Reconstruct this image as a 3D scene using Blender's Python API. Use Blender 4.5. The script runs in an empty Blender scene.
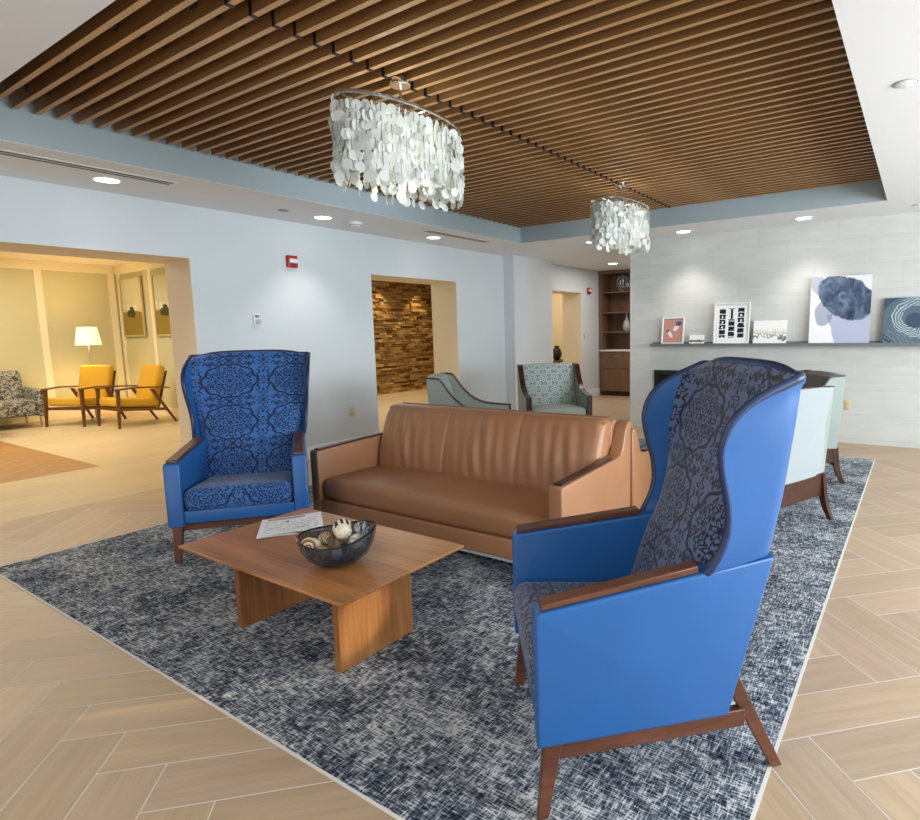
import bpy, bmesh, math, random
from mathutils import Vector, Matrix
random.seed(7)
C = bpy.context.scene.collection
PI = math.pi
R = math.radians

# ------------------------------------------------------------------ camera
H = 1.45
FPX, YAW, PITCH, ROLL, CX, CY = 588.13, -.5787, .1235, -.0188, 535.46, 403.34
fw = Vector((math.sin(YAW)*math.cos(PITCH), math.cos(YAW)*math.cos(PITCH), -math.sin(PITCH)))
r0 = Vector((math.cos(YAW), -math.sin(YAW), 0)); u0 = r0.cross(fw)
rt = r0*math.cos(ROLL) + u0*math.sin(ROLL); up = -r0*math.sin(ROLL) + u0*math.cos(ROLL)
cam_d = bpy.data.cameras.new('camera'); cam = bpy.data.objects.new('camera', cam_d); C.objects.link(cam)
m = Matrix((rt, up, -fw)).transposed().to_4x4(); m.translation = (0, 0, H); cam.matrix_world = m
cam_d.sensor_width = 36; cam_d.sensor_fit = 'HORIZONTAL'; cam_d.lens = FPX/920*36
cam_d.shift_x = -(CX-460)/920; cam_d.shift_y = -(410-CY)/920; cam_d.clip_start = .05
bpy.context.scene.camera = cam

# ------------------------------------------------------------------ node helpers
class X:
    """a socket with arithmetic"""
    def __init__(s, nt, sock): s.nt, s.s = nt, sock
    def op(s, o, *a, clamp=False):
        n = s.nt.nodes.new('ShaderNodeMath'); n.operation = o; n.use_clamp = clamp
        for i, v in enumerate((s,)+a):
            if isinstance(v, X): s.nt.links.new(v.s, n.inputs[i])
            else: n.inputs[i].default_value = v
        return X(s.nt, n.outputs[0])
    def __add__(s, o): return s.op('ADD', o)
    __radd__ = __add__
    def __sub__(s, o): return s.op('SUBTRACT', o)
    def __rsub__(s, o): return (s*-1)+o
    def __mul__(s, o): return s.op('MULTIPLY', o)
    __rmul__ = __mul__
    def __truediv__(s, o): return s.op('DIVIDE', o)
    def abs(s): return s.op('ABSOLUTE')
    def sin(s): return s.op('SINE')
    def cos(s): return s.op('COSINE')
    def floor(s): return s.op('FLOOR')
    def frac(s): return s-s.floor()
    def sqrt(s): return s.op('SQRT')
    def lt(s, o): return s.op('LESS_THAN', o)
    def gt(s, o): return s.op('GREATER_THAN', o)
    def max(s, o): return s.op('MAXIMUM', o)
    def min(s, o): return s.op('MINIMUM', o)
    def pow(s, o): return s.op('POWER', o)
    def atan2(s, o): return s.op('ARCTAN2', o)
    def sat(s): return s.op('ADD', 0., clamp=True)
    def step(s, a, b):
        n = s.nt.nodes.new('ShaderNodeMapRange'); n.interpolation_type = 'SMOOTHSTEP'
        s.nt.links.new(s.s, n.inputs[0]); n.inputs[1].default_value = a; n.inputs[2].default_value = b
        return X(s.nt, n.outputs[0])

class Mat:
    def __init__(s, name, color=(.8, .8, .8), rough=.5, metal=0, spec=.5, **kw):
        s.m = bpy.data.materials.new(name); s.m.use_nodes = True; s.nt = s.m.node_tree
        s.p = s.nt.nodes['Principled BSDF']; s.N = s.nt.nodes
        s.set('Base Color', color); s.set('Roughness', rough); s.set('Metallic', metal); s.set('Specular IOR Level', spec)
        for k, v in kw.items(): s.set(k.replace('_', ' '), v)
    def set(s, k, v):
        i = s.p.inputs[k]
        if isinstance(v, X): s.nt.links.new(v.s, i)
        elif hasattr(v, 'is_output'): s.nt.links.new(v, i)
        elif isinstance(v, tuple) and len(v) == 3: i.default_value = (*v, 1)
        else: i.default_value = v
    def coord(s, kind='Object'):
        t = s.N.new('ShaderNodeTexCoord'); p = s.N.new('ShaderNodeSeparateXYZ'); s.nt.links.new(t.outputs[kind], p.inputs[0])
        return [X(s.nt, p.outputs[i]) for i in range(3)]
    def vec(s, x, y, z=0.):
        n = s.N.new('ShaderNodeCombineXYZ')
        for i, v in enumerate((x, y, z)):
            if isinstance(v, X): s.nt.links.new(v.s, n.inputs[i])
            else: n.inputs[i].default_value = v
        return n.outputs[0]
    def noise(s, v, scale=5., detail=3., rough=.55, dist=0.):
        n = s.N.new('ShaderNodeTexNoise'); s.nt.links.new(v, n.inputs['Vector'])
        n.inputs['Scale'].default_value = scale; n.inputs['Detail'].default_value = detail
        n.inputs['Roughness'].default_value = rough; n.inputs['Distortion'].default_value = dist
        return X(s.nt, n.outputs[0])
    def voro(s, v, scale=5., feature='F1'):
        n = s.N.new('ShaderNodeTexVoronoi'); n.feature = feature; s.nt.links.new(v, n.inputs['Vector']); n.inputs['Scale'].default_value = scale
        return X(s.nt, n.outputs[0])
    def rand(s, v):
        n = s.N.new('ShaderNodeTexWhiteNoise'); n.noise_dimensions = '3D'; s.nt.links.new(v, n.inputs['Vector']); return X(s.nt, n.outputs[0])
    def ramp(s, f, stops):
        n = s.N.new('ShaderNodeValToRGB'); s.nt.links.new(f.s, n.inputs[0]); e = n.color_ramp.elements
        while len(e) < len(stops): e.new(.5)
        for el, (p, c) in zip(e, stops): el.position = p; el.color = (*c, 1)
        return n.outputs[0]
    def mix(s, f, a, b, mode='MIX'):
        n = s.N.new('ShaderNodeMix'); n.data_type = 'RGBA'; n.blend_type = mode
        if isinstance(f, X): s.nt.links.new(f.s, n.inputs[0])
        else: n.inputs[0].default_value = f
        for i, v in ((6, a), (7, b)):
            if isinstance(v, tuple): n.inputs[i].default_value = (*v, 1)
            else: s.nt.links.new(v, n.inputs[i])
        return n.outputs[2]
    def attr(s, name):
        n = s.N.new('ShaderNodeAttribute'); n.attribute_name = name; return n.outputs['Color']
    def bump(s, h, strength=.3, dist=.01):
        n = s.N.new('ShaderNodeBump'); s.nt.links.new(h.s, n.inputs['Height'])
        n.inputs['Strength'].default_value = strength; n.inputs['Distance'].default_value = dist
        s.nt.links.new(n.outputs[0], s.p.inputs['Normal'])

def srgb(r, g, b):
    f = lambda c: c/12.92 if c <= .04045 else ((c+.055)/1.055)**2.4
    return (f(r/255), f(g/255), f(b/255))

# ------------------------------------------------------------------ materials
def paint(name, c, rough=.75, t=.02):
    M = Mat(name, c, rough, spec=.25); x, y, z = M.coord()
    n = M.noise(M.vec(x, y, z), 1.3, 2.)
    M.set('Base Color', M.mix(n, tuple(k*(1-t) for k in c), tuple(min(1, k*(1+t)) for k in c)))
    M.bump(M.noise(M.vec(x, y, z), 160., 1.), .04, .002); return M.m
def plain(name, c, rough=.5, metal=0, **kw):
    M = Mat(name, c, rough, metal, **kw); x, y, z = M.coord()
    n = M.noise(M.vec(x, y, z), 30., 2.); M.set('Roughness', n*.1+(rough-.05)); return M.m
def wood(name, c1, c2, c3, axis=0, sc=1., rough=.42, stave=0., spec=.4):
    M = Mat(name, c2, rough, spec=spec); p = M.coord()
    k = [X(M.nt, q.s) for q in p]
    a = k[axis]; o = [k[i] for i in range(3) if i != axis]
    w = M.noise(M.vec(a*1.2*sc, o[0]*5*sc, o[1]*5*sc), 1., 3., .5, .6)
    g = M.noise(M.vec(a*3*sc, o[0]*70*sc, o[1]*70*sc), 1., 3., .6)
    f = w*.65+g*.45-.05
    if stave:
        i = (o[0]/stave).floor(); f = f+(M.rand(M.vec(i, 3.7, 1.3))-.5)*(.22 if stave > .1 else .4)
    M.set('Base Color', M.ramp(f, [(.22, c1), (.5, c2), (.8, c3)]))
    M.bump(g, .12, .002); return M.m

wall_blue = paint('wall_paint_pale_blue', srgb(214, 222, 226))
wall_white = paint('wall_paint_cool_white', srgb(214, 218, 222))
ceil_white = paint('ceiling_paint', srgb(236, 238, 239))
tray_blue = paint('tray_paint', srgb(176, 192, 198))
cream = paint('cream_paint', srgb(238, 226, 205))
sage_yellow = paint('sage_wall_paint', srgb(206, 202, 164))
trim_white = plain('trim_white', srgb(232, 233, 233), .4)
trim_cream = plain('trim_cream', srgb(245, 235, 205), .45)
dark_plenum = paint('plenum_dark', (.012, .009, .007))
black_plastic = plain('black_plastic', (.012, .012, .013), .45)
chrome = plain('polished_nickel', (.75, .75, .74), .18, 1.)
steel = plain('brushed_steel', (.55, .56, .58), .35, 1.)
pale_metal = plain('pale_metal', srgb(196, 200, 202), .35)
white_plastic = plain('white_plastic', srgb(235, 235, 230), .4)
ivory_plastic = plain('ivory_plastic', srgb(214, 200, 160), .45)
grey_plastic = plain('grey_plastic', srgb(150, 155, 160), .5)
red_plastic = plain('red_plastic', srgb(178, 22, 30), .4)
emis = Mat('downlight_lens', (1, 1, 1)); emis.set('Emission Color', (1., .96, .88)); emis.set('Emission Strength', 9.)
x, y, z = emis.coord(); emis.set('Roughness', emis.noise(emis.vec(x, y, z), 5.)); lens = emis.m

slat_wood = wood('slat_walnut', srgb(98, 68, 38), srgb(144, 104, 62), srgb(176, 132, 84), 0, 1.2, .42)
slat_lit_bottom = wood('slat_edge', srgb(156, 116, 74), srgb(194, 152, 104), srgb(220, 180, 130), 0, 1.2, .42)  # slat bottoms: light from below put into a paler wood colour
table_wood = wood('table_acacia', srgb(128, 80, 44), srgb(184, 126, 76), srgb(216, 164, 110), 0, 1., .3, .14)
slab_wood = wood('table_slab_acacia', srgb(104, 62, 32), srgb(150, 96, 52), srgb(186, 134, 82), 2, 1., .36, .09)
walnut = wood('walnut_frame', srgb(66, 38, 28), srgb(98, 60, 44), srgb(126, 82, 62), 1, 2., .35)
dark_wood = wood('espresso_wood', srgb(40, 20, 16), srgb(62, 32, 24), srgb(84, 46, 34), 1, 2., .28)
teak = wood('teak_frame', srgb(74, 44, 22), srgb(104, 66, 36), srgb(130, 86, 50), 1, 2., .4)
cab_wood = wood('cabinet_wood', srgb(88, 66, 48), srgb(116, 88, 66), srgb(136, 106, 82), 2, 1., .45)

def leather(name, c, rough=.38, var=.12, spec=.5, coat=0.):
    M = Mat(name, c, rough, spec=spec); x, y, z = M.coord(); v = M.vec(x, y, z)
    n = M.noise(v, 4., 3.); M.set('Base Color', M.mix(n, tuple(k*(1-var) for k in c), tuple(min(1, k*(1+var)) for k in c)))
    M.bump(M.voro(v, 260.), .08, .002); M.set('Roughness', M.noise(v, 12., 2.)*.14+(rough-.07)); return M.m
blue_leather = leather('blue_leather', srgb(38, 94, 158), .34)
navy_leather = leather('navy_piping', srgb(32, 48, 84), .36)
tan_leather = leather('tan_leather', srgb(164, 116, 82), .4)
sage_leather = leather('sage_vinyl', srgb(140, 148, 138), .5)
mint_vinyl = leather('mint_vinyl', srgb(142, 155, 150), .5, .05)

def damask(name, bg, fg, cw=.385, ch=.305, k=1.):
    M = Mat(name, bg, .62, spec=.3, Sheen_Weight=.25); u, v, _ = M.coord('UV')
    wob = M.noise(M.vec(u, v), 30., 2.)-.5
    x = ((u/cw).frac()-.5).abs()*cw; y = ((v/ch).frac()-.5).abs()*ch
    def flower(px, py, r0, n, amp, w):
        rr = (px*px+py*py).sqrt(); th = py.atan2(px)
        return (rr-r0-(th*n).cos()*amp+wob*.006).abs().lt(w*k)
    def dot(px, py, r): return (px*px+py*py).sqrt().lt(r*k)
    r = (x*x*.62+y*y).sqrt(); th = y.atan2(x)
    f = (r-.121-(th*10.).cos()*.005+wob*.01).abs().lt(.0052*k)
    f = f.max(flower(x, y, .028, 6., .011, .0042)).max(dot(x, y, .009))
    f = f.max(flower(x-.085, y, .026, 5., .011, .0042)).max(dot(x-.085, y, .007))
    f = f.max(flower(x, y-.072, .022, 5., .009, .0042)).max(flower(x-.062, y-.055, .020, 4., .009, .0042)).max(dot(x-.062, y-.055, .006)).max(dot(x, y-.072, .006))
    f = f.max(flower(x-.115, y-.04, .013, 4., .006, .004)).max(dot(x-.04, y-.028, .007)).max(dot(x-.03, y-.095, .006))
    sc = ((x*190.).sin()*(y*190.).sin()+wob*1.2).gt(.72)*r.lt(.112)
    f = f.max(sc)
    cx = cw/2-x; cy = ch/2-y
    f = f.max(flower(cx, cy, .026, 8., .010, .0045)).max(dot(cx, cy, .009))
    f = f.max(flower(cx, cy-.058, .016, 4., .009, .004)).max(dot(cx, cy-.085, .007)).max(flower(cx, y, .018, 4., .011, .0045))
    zz = ((x*26.).frac()-.5).abs()
    f = f.max((cy-.010-zz*.05+wob*.012).abs().lt(.0056*k)*cx.gt(.045))
    f = f.max((cx-.020-((y*24.).frac()-.5).abs()*.035+wob*.012).abs().lt(.005*k)*cy.gt(.07)*y.gt(.02))
    f = f.max(flower(x-.055, cy, .010, 4., .007, .0042)).max(dot(x, cy, .012)).max(flower(x-.11, cy-.03, .010, 4., .006, .004))
    th_ = M.noise(M.vec(u*500., v*120.), 1., 1.)
    col = M.mix(f, bg, fg); col = M.mix(th_*.22, col, tuple(q*.55 for q in bg))
    M.set('Base Color', col); M.bump(th_*.5-f*.6, .15, .002); return M.m
blue_damask = damask('blue_damask', srgb(58, 108, 174), srgb(14, 26, 58), k=1.15)
shaded_damask = damask('slate_damask', srgb(92, 106, 142), srgb(14, 17, 28), k=1.3)  # same blue damask, its shade and backlit sheen painted as grey

def lattice(name, bg, fg, cs=.115):
    M = Mat(name, bg, .7, spec=.25); u, v, _ = M.coord('UV')
    x = ((u/cs).frac()-.5); y = ((v/cs).frac()-.5)
    ax, ay = x.abs(), y.abs(); bx, by = .5-ax, .5-ay
    r = (ax*ax+ay*ay).sqrt(); q = (bx*bx+by*by).sqrt()
    th = ay.atan2(ax)
    f = (r-.34-(th*8.).cos()*.05).abs().lt(.05).max((q-.2).abs().lt(.045)).max(r.lt(.09)).max((r-.2).abs().lt(.03))
    f = f.max((ax-ay).abs().lt(.035)*r.gt(.4))
    n = M.noise(M.vec(u, v), 600., 1.)
    M.set('Base Color', M.mix(n*.3, M.mix(f, bg, fg), tuple(k*.7 for k in bg))); M.bump(n, .1, .001); return M.m
sage_lattice = lattice('sage_lattice_fabric', srgb(136, 156, 156), srgb(206, 212, 204), .15)
def weave(name, c, t=.25, sc=420.):
    M = Mat(name, c, .8, spec=.2); u, v, _ = M.coord('UV')
    n = M.noise(M.vec(u*sc, v*sc), 1., 2.); M.set('Base Color', M.mix(n, tuple(k*(1-t) for k in c), tuple(min(1, k*(1+t)) for k in c))); M.bump(n, .15, .001); return M.m
mint_fabric = weave('mint_fabric', srgb(152, 159, 161), .2, 260.)
taupe_fabric = weave('taupe_fabric', srgb(140, 132, 128))
seat_sage = weave('sage_seat_fabric', srgb(164, 174, 164))
mustard = weave('mustard_fabric', srgb(206, 160, 50), .12)
M = Mat('grey_leaf_fabric', (.1, .1, .1), .8, spec=.2); u, v, _ = M.coord('UV')
n = M.noise(M.vec(u, v), 22., 3., .6, 1.5); M.set('Base Color', M.mix(n.step(.46, .54), srgb(70, 72, 74), srgb(168, 164, 150))); grey_leaf = M.m
shade_mat = Mat('lamp_shade_linen', srgb(250, 235, 200), .8); shade_mat.set('Emission Color', (1., .82, .5)); shade_mat.set('Emission Strength', .9)
x, y, z = shade_mat.coord(); shade_mat.set('Roughness', shade_mat.noise(shade_mat.vec(x*90., y*90., z*5.), 1.)); lamp_shade = shade_mat.m

# rug tweed
M = Mat('rug_tweed', (.1, .1, .12), .95, spec=.1); x, y, z = M.coord()
a = M.noise(M.vec(x*22., y*150.), 1., 2., .6); b = M.noise(M.vec(x*150., y*22.), 1., 2., .6); c = M.noise(M.vec(x, y), 3.2, 3.); d = M.noise(M.vec(x*9., y*30.), 1., 2.)
e = M.noise(M.vec(x*30., y*9.), 1., 2.)
f = a.max(b)*.55+a*b*.55+(c-.5)*.3+(d.max(e)-.5)*.42-.02
M.set('Base Color', M.ramp(f, [(.27, srgb(26, 31, 42)), (.36, srgb(58, 66, 80)), (.45, srgb(116, 123, 132)), (.57, srgb(206, 207, 206))]))
M.bump(a.max(b), .5, .004); rug_mat = M.m
# floor planks
M = Mat('oak_plank', (.5, .4, .3), .4, spec=.35); u, v, _ = M.coord('UV')
g = M.noise(M.vec(u*1.5, v*26.), 1., 4., .6, .5); g2 = M.noise(M.vec(u*4., v*120.), 1., 2.)
col = M.mix((g*.75+g2*.35-.1).sat(), tuple(k*.60 for k in (1., .95, .9)), (1.16, 1.15, 1.14))
M.set('Base Color', M.mix(1., M.attr('Col'), col, 'MULTIPLY')); M.bump(g2, .08, .001); M.set('Roughness', g*.15+.34); plank_mat = M.m
grout = paint('plank_joint', srgb(212, 208, 200))
# tile wall
M = Mat('stone_tile', (.6, .6, .6), .55, spec=.3); x, y, z = M.coord()
row = ((z-.06)/.3).floor(); sh = (row*.37).frac()*.92
fx = ((x+sh)/.92).frac(); fz = ((z-.06)/.3).frac(); tid = ((x+sh)/.92).floor()
edge = fx.min(1.-fx)*.92; edgez = fz.min(1.-fz)*.3
j = edge.min(edgez).lt(.0028)
rn = M.rand(M.vec(tid, row, 2.)); tex = M.noise(M.vec(x*3., y*3., z*16.), 1., 3.)
col = M.ramp(tex*.7+rn*.14, [(.2, srgb(200, 203, 200)), (.7, srgb(218, 219, 215))])
M.set('Base Color', M.mix(j*.45, col, srgb(180, 184, 182))); M.bump(tex*.2-j*.6, .12, .003); tile_mat = M.m
# ledge stone
M = Mat('ledge_stone', (.4, .3, .2), .85, spec=.2); x, y, z = M.coord(); n = M.noise(M.vec(x, y, z), 14., 4., .65)
M.set('Base Color', M.mix(1., M.attr('Col'), M.mix(n, (.45, .42, .38), (1.3, 1.25, 1.2)), 'MULTIPLY')); M.bump(n, .8, .02); stone_mat = M.m
# capiz
M = Mat('capiz_shell', srgb(244, 247, 243), .28, spec=.6); x, y, z = M.coord(); n = M.noise(M.vec(x, y, z), 28., 3.)
M.set('Base Color', M.mix(n, srgb(222, 228, 225), srgb(253, 254, 250))); M.set('Subsurface Weight', .0)
tr = M.N.new('ShaderNodeBsdfTranslucent'); tr.inputs[0].default_value = (.9, .92, .88, 1); ms = M.N.new('ShaderNodeMixShader'); ms.inputs[0].default_value = .4
out = M.N['Material Output']; M.nt.links.new(M.p.outputs[0], ms.inputs[1]); M.nt.links.new(tr.outputs[0], ms.inputs[2]); M.nt.links.new(ms.outputs[0], out.inputs[0]); capiz = M.m
# smoked glass
M = Mat('smoked_glass', (.10, .12, .15), .08, spec=.6); x, y, z = M.coord(); M.set('Roughness', M.noise(M.vec(x, y, z), 40.)*.1+.03)
tp = M.N.new('ShaderNodeBsdfTransparent'); tp.inputs[0].default_value = (.62, .65, .70, 1); ms = M.N.new('ShaderNodeMixShader'); ms.inputs[0].default_value = .76
M.nt.links.new(M.p.outputs[0], ms.inputs[1]); M.nt.links.new(tp.outputs[0], ms.inputs[2]); M.nt.links.new(ms.outputs[0], M.N['Material Output'].inputs[0]); smoke = M.m

# ------------------------------------------------------------------ mesh builder
class B:
    xf = None
    def __init__(s): s.bm = bmesh.new(); s.uvd = {}
    def _x(s, vs, rot=None, loc=None):
        if rot is not None: bmesh.ops.rotate(s.bm, verts=vs, cent=(0, 0, 0), matrix=rot if isinstance(rot, Matrix) else Matrix.Rotation(rot, 3, 'Z'))
        if loc is not None: bmesh.ops.translate(s.bm, verts=vs, vec=loc)
    def box(s, c, size, r=0., seg=2, rot=None, mi=0):
        """box centred at c; r rounds its edges"""
        g = bmesh.ops.create_cube(s.bm, size=1.); vs = g['verts']
        bmesh.ops.scale(s.bm, verts=vs, vec=size)
        fs = {f for v in vs for f in v.link_faces}
        if r:
            es = {e for v in vs for e in v.link_edges}
            res = bmesh.ops.bevel(s.bm, geom=list(vs)+list(es), offset=min(r, min(size)*.49), segments=seg, profile=.5, affect='EDGES')
            vs = {v for f in res['faces'] for v in f.verts} | {v for v in vs if v.is_valid}
            fs = {f for v in vs for f in v.link_faces}
        for f in fs: f.material_index = mi
        s._x(list(vs), rot, c); return list(vs)
    def bb(s, x0, x1, y0, y1, z0, z1, r=0., seg=2, mi=0):
        return s.box(((x0+x1)/2, (y0+y1)/2, (z0+z1)/2), (abs(x1-x0), abs(y1-y0), abs(z1-z0)), r, seg, None, mi)
    def prism(s, poly, axis, a, b, r=0., seg=2, mi=0):
        """extrude a 2D polygon along axis from a to b; 2D coords are the other two axes in order"""
        def mk(p, t):
            q = list(p); q.insert(axis, t); return s.bm.verts.new(q)
        A = [mk(p, a) for p in poly]; Bv = [mk(p, b) for p in poly]; n = len(poly)
        fs = [s.bm.faces.new(A), s.bm.faces.new(Bv[::-1])]
        for i in range(n): fs.append(s.bm.faces.new((A[i], Bv[i], Bv[(i+1) % n], A[(i+1) % n])))
        bmesh.ops.recalc_face_normals(s.bm, faces=fs)
        for f in fs: f.material_index = mi
        vs = A+Bv
        if r:
            es = {e for f in fs[:2] for e in f.edges}
            res = bmesh.ops.bevel(s.bm, geom=list(es), offset=r, segments=seg, profile=.5, affect='EDGES')
            for f in res['faces']: f.material_index = mi
            vs = list({v for f in res['faces'] for v in f.verts} | {v for v in vs if v.is_valid})
        return vs
    def hull(s, bot, top, mi=0):
        """two equal-length rings of 3D points joined and capped"""
        A = [s.bm.verts.new(p) for p in bot]; Bv = [s.bm.verts.new(p) for p in top]; n = len(A)
        fs = [s.bm.faces.new(A[::-1]), s.bm.faces.new(Bv)]
        for i in range(n): fs.append(s.bm.faces.new((A[i], A[(i+1) % n], Bv[(i+1) % n], Bv[i])))
        bmesh.ops.recalc_face_normals(s.bm, faces=fs)
        for f in fs: f.material_index = mi
    def bar(s, p, q, w0, d0, w1=None, d1=None, mi=0):
        """tapering rectangular leg from p to q; w along x, d along y"""
        w1 = w0 if w1 is None else w1; d1 = d0 if d1 is None else d1
        f = lambda c, w, d: [(c[0]+a*w/2, c[1]+b*d/2, c[2]) for a, b in ((-1, -1), (1, -1), (1, 1), (-1, 1))]
        s.hull(f(p, w0, d0), f(q, w1, d1), mi)
    def tube(s, pts, r, n=8, cap=True, closed=False, mi=0):
        P = [Vector(p) for p in pts]; rings = []; N = len(P); ref = None
        for i in range(N):
            a = P[(i-1) % N] if (closed or i) else P[0]; b = P[(i+1) % N] if (closed or i < N-1) else P[-1]
            t = (b-a).normalized()
            if ref is None: ref = Vector((0, 0, 1)) if abs(t.z) < .9 else Vector((1, 0, 0))
            ref = (ref-t*ref.dot(t)).normalized(); o = t.cross(ref); rr = r[i] if isinstance(r, (list, tuple)) else r
            rings.append([s.bm.verts.new(P[i]+(ref*math.cos(2*PI*k/n)+o*math.sin(2*PI*k/n))*rr) for k in range(n)])
        for i in range(N if closed else N-1):
            A, Bv = rings[i], rings[(i+1) % N]
            for k in range(n): s.bm.faces.new((A[k], A[(k+1) % n], Bv[(k+1) % n], Bv[k])).material_index = mi
        if cap and not closed: s.bm.faces.new(rings[0][::-1]).material_index = mi; s.bm.faces.new(rings[-1]).material_index = mi
    def lathe(s, prof, n=24, c=(0, 0, 0), mi=0, cap=True):
        rings = []
        for r, z in prof:
            rings.append([s.bm.verts.new((c[0]+max(r, 1e-4)*math.cos(2*PI*k/n), c[1]+max(r, 1e-4)*math.sin(2*PI*k/n), c[2]+z)) for k in range(n)])
        for A, Bv in zip(rings, rings[1:]):
            for k in range(n): s.bm.faces.new((A[k], A[(k+1) % n], Bv[(k+1) % n], Bv[k])).material_index = mi
        if cap: s.bm.faces.new(rings[0][::-1]).material_index = mi; s.bm.faces.new(rings[-1]).material_index = mi
    def grid(s, fn, nu, nv, uv=None, flip=False, mi=0):
        V = [[s.bm.verts.new(fn(i/nu, j/nv)) for j in range(nv+1)] for i in range(nu+1)]
        L = s.bm.loops.layers.uv.get('UVMap') or s.bm.loops.layers.uv.new('UVMap')
        for i in range(nu):
            for j in range(nv):
                q = [(i, j), (i+1, j), (i+1, j+1), (i, j+1)]
                if flip: q = q[::-1]
                f = s.bm.faces.new([V[a][b] for a, b in q]); f.material_index = mi
                if uv:
                    for l, (a, b) in zip(f.loops, q): l[L].uv = uv(a/nu, b/nv)
        return V
    def build(s, name, mats, parent=None, ang=35, uv='box', kind=None, bevel=0., xf=None):
        bm = s.bm
        if xf is None: xf = s.xf
        if xf is not None:
            for v in bm.verts: v.co = xf(v.co)
        bm.normal_update()
        if uv == 'box':
            L = bm.loops.layers.uv.get('UVMap') or bm.loops.layers.uv.new('UVMap')
            for f in bm.faces:
                nx, ny, nz = (abs(t) for t in f.normal)
                for l in f.loops:
                    c = l.vert.co
                    l[L].uv = (c.y, c.z) if nx >= ny and nx >= nz else (c.x, c.z) if ny >= nz else (c.x, c.y)
        me = bpy.data.meshes.new(name); bm.to_mesh(me); bm.free()
        for f in me.polygons: f.use_smooth = True
        me.set_sharp_from_angle(angle=R(ang))
        for mm in (mats if isinstance(mats, (list, tuple)) else [mats]): me.materials.append(mm)
        o = bpy.data.objects.new(name, me); C.objects.link(o)
        if parent: o.parent = parent
        if kind: o['kind'] = kind
        if bevel:
            md = o.modifiers.new('bevel', 'BEVEL'); md.width = bevel; md.segments = 2; md.limit_method = 'ANGLE'; md.angle_limit = R(40)
        return o

def tag(o, label, cat, group=None):
    o['label'] = label; o['category'] = cat
    if group: o['group'] = group
    return o
def thing(name, label, cat, loc=(0, 0, 0), rz=0., group=None):
    o = bpy.data.objects.new(name, None); C.objects.link(o); o.location = loc; o.rotation_euler = (0, 0, rz)
    o.empty_display_size = .05
    return tag(o, label, cat, group)
def dup(o, loc=None, rz=None, label=None, group=None, parent=None):
    c = o.copy(); C.objects.link(c)
    if parent: c.parent = parent
    if loc is not None: c.location = loc
    if rz is not None: c.rotation_euler = (0, 0, rz)
    if label: c['label'] = label
    if group: c['group'] = group
    for ch in list(o.children): dup(ch, parent=c)
    return c
def struct(name, b, mats, **kw): return b.build(name, mats, kind='structure', **kw)

XL, YF, ZC = -5.9, 8.07, 2.69        # left wall, tiled wall, soffit

# ================================================================== SETTING
# ---- floor: herringbone planks, straight border planks and a darker inlay beyond the wide opening
def clip(poly, x0, x1, y0, y1):
    for ax, v, sg in ((0, x0, 1), (0, x1, -1), (1, y0, 1), (1, y1, -1)):
        out = []
        for i in range(len(poly)):
            p, q = poly[i-1], poly[i]; a, b = (p[ax]-v)*sg, (q[ax]-v)*sg
            if (a < 0) != (b < 0):
                t = a/(a-b); out.append((p[0]+(q[0]-p[0])*t, p[1]+(q[1]-p[1])*t, p[2]+(q[2]-p[2])*t, p[3]+(q[3]-p[3])*t))
            if b >= 0: out.append(q)
        poly = out
        if len(poly) < 3: return None
    return poly
fb = bmesh.new(); fuv = fb.loops.layers.uv.new('UVMap'); fcol = fb.loops.layers.float_color.new('Col')
def fpoly(pl, col, mi=0, z=0.):
    f = fb.faces.new([fb.verts.new((p[0], p[1], z)) for p in pl]); f.material_index = mi
    for l, p in zip(f.loops, pl): l[fuv].uv = (p[2], p[3]); l[fcol] = (*col, 1)
    if f.normal.z < 0: f.normal_flip()
PW, PL, G = .2155, .908, .0022
def plank_col(base, v=.10):
    k = 1+random.uniform(-v, v); return (base[0]*k, base[1]*k*(1+random.uniform(-.02, .02)), base[2]*k*(1+random.uniform(-.05, .03)))
def herring(base, x0, x1, y0, y1, ox, oy, v=.1):
    q = math.sqrt(.5); n = 60
    for mrow in range(-12, 13):
        for k in range(-n, n+1):
            for hv in (0, 1):
                tu, tv = mrow*PL, -mrow*PL
                if hv == 0: a0, a1, b0, b1 = k*PW, k*PW+PL, k*PW, (k+1)*PW
                else: a0, a1, b0, b1 = (k-1)*PW, k*PW, k*PW, k*PW+PL
                a0 += tu+G; a1 += tu-G; b0 += tv+G; b1 += tv-G
                cs = [(a0, b0), (a1, b0), (a1, b1), (a0, b1)]; ru = random.random()*9; rv = random.random()*9
                # u = (1,-1)/sqrt2, v = (1,1)/sqrt2
                pl = [(ox+(a+b)*q, oy+(b-a)*q, (a if hv == 0 else b)+ru, (b if hv == 0 else a)+rv) for a, b in cs]
                if max(p[0] for p in pl) < x0 or min(p[0] for p in pl) > x1 or max(p[1] for p in pl) < y0 or min(p[1] for p in pl) > y1: continue
                pl = clip(pl, x0, x1, y0, y1)
                if pl: fpoly(pl, plank_col(base, v))
def straight(base, x0, x1, y0, y1, w=.23, L=1.2, v=.05):
    x = x0
    while x < x1:
        y = y0-random.random()*L
        while y < y1:
            ru, rv = random.random()*9, random.random()*9
            pl = clip([(a, b, b+ru, a+rv) for a, b in ((x+G/2, y+G/2), (x+w-G/2, y+G/2), (x+w-G/2, y+L-G/2), (x+G/2, y+L-G/2))], x0, x1, y0, y1)
            if pl: fpoly(pl, plank_col(base, v))
            y += L
        x += w
oak = srgb(192, 168, 142); border = srgb(214, 194, 158); inlay = srgb(176, 130, 76)
XB = -6.1
herring(oak, XB, 3.2, -3.2, 12.2, -2.851, .695)
straight(border, -7.79, XB, -3.2, 5.35); straight(border, -13.4, -7.79, 2.8, 5.35); straight(border, -11.2, XB, 5.35, 12.6)
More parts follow.
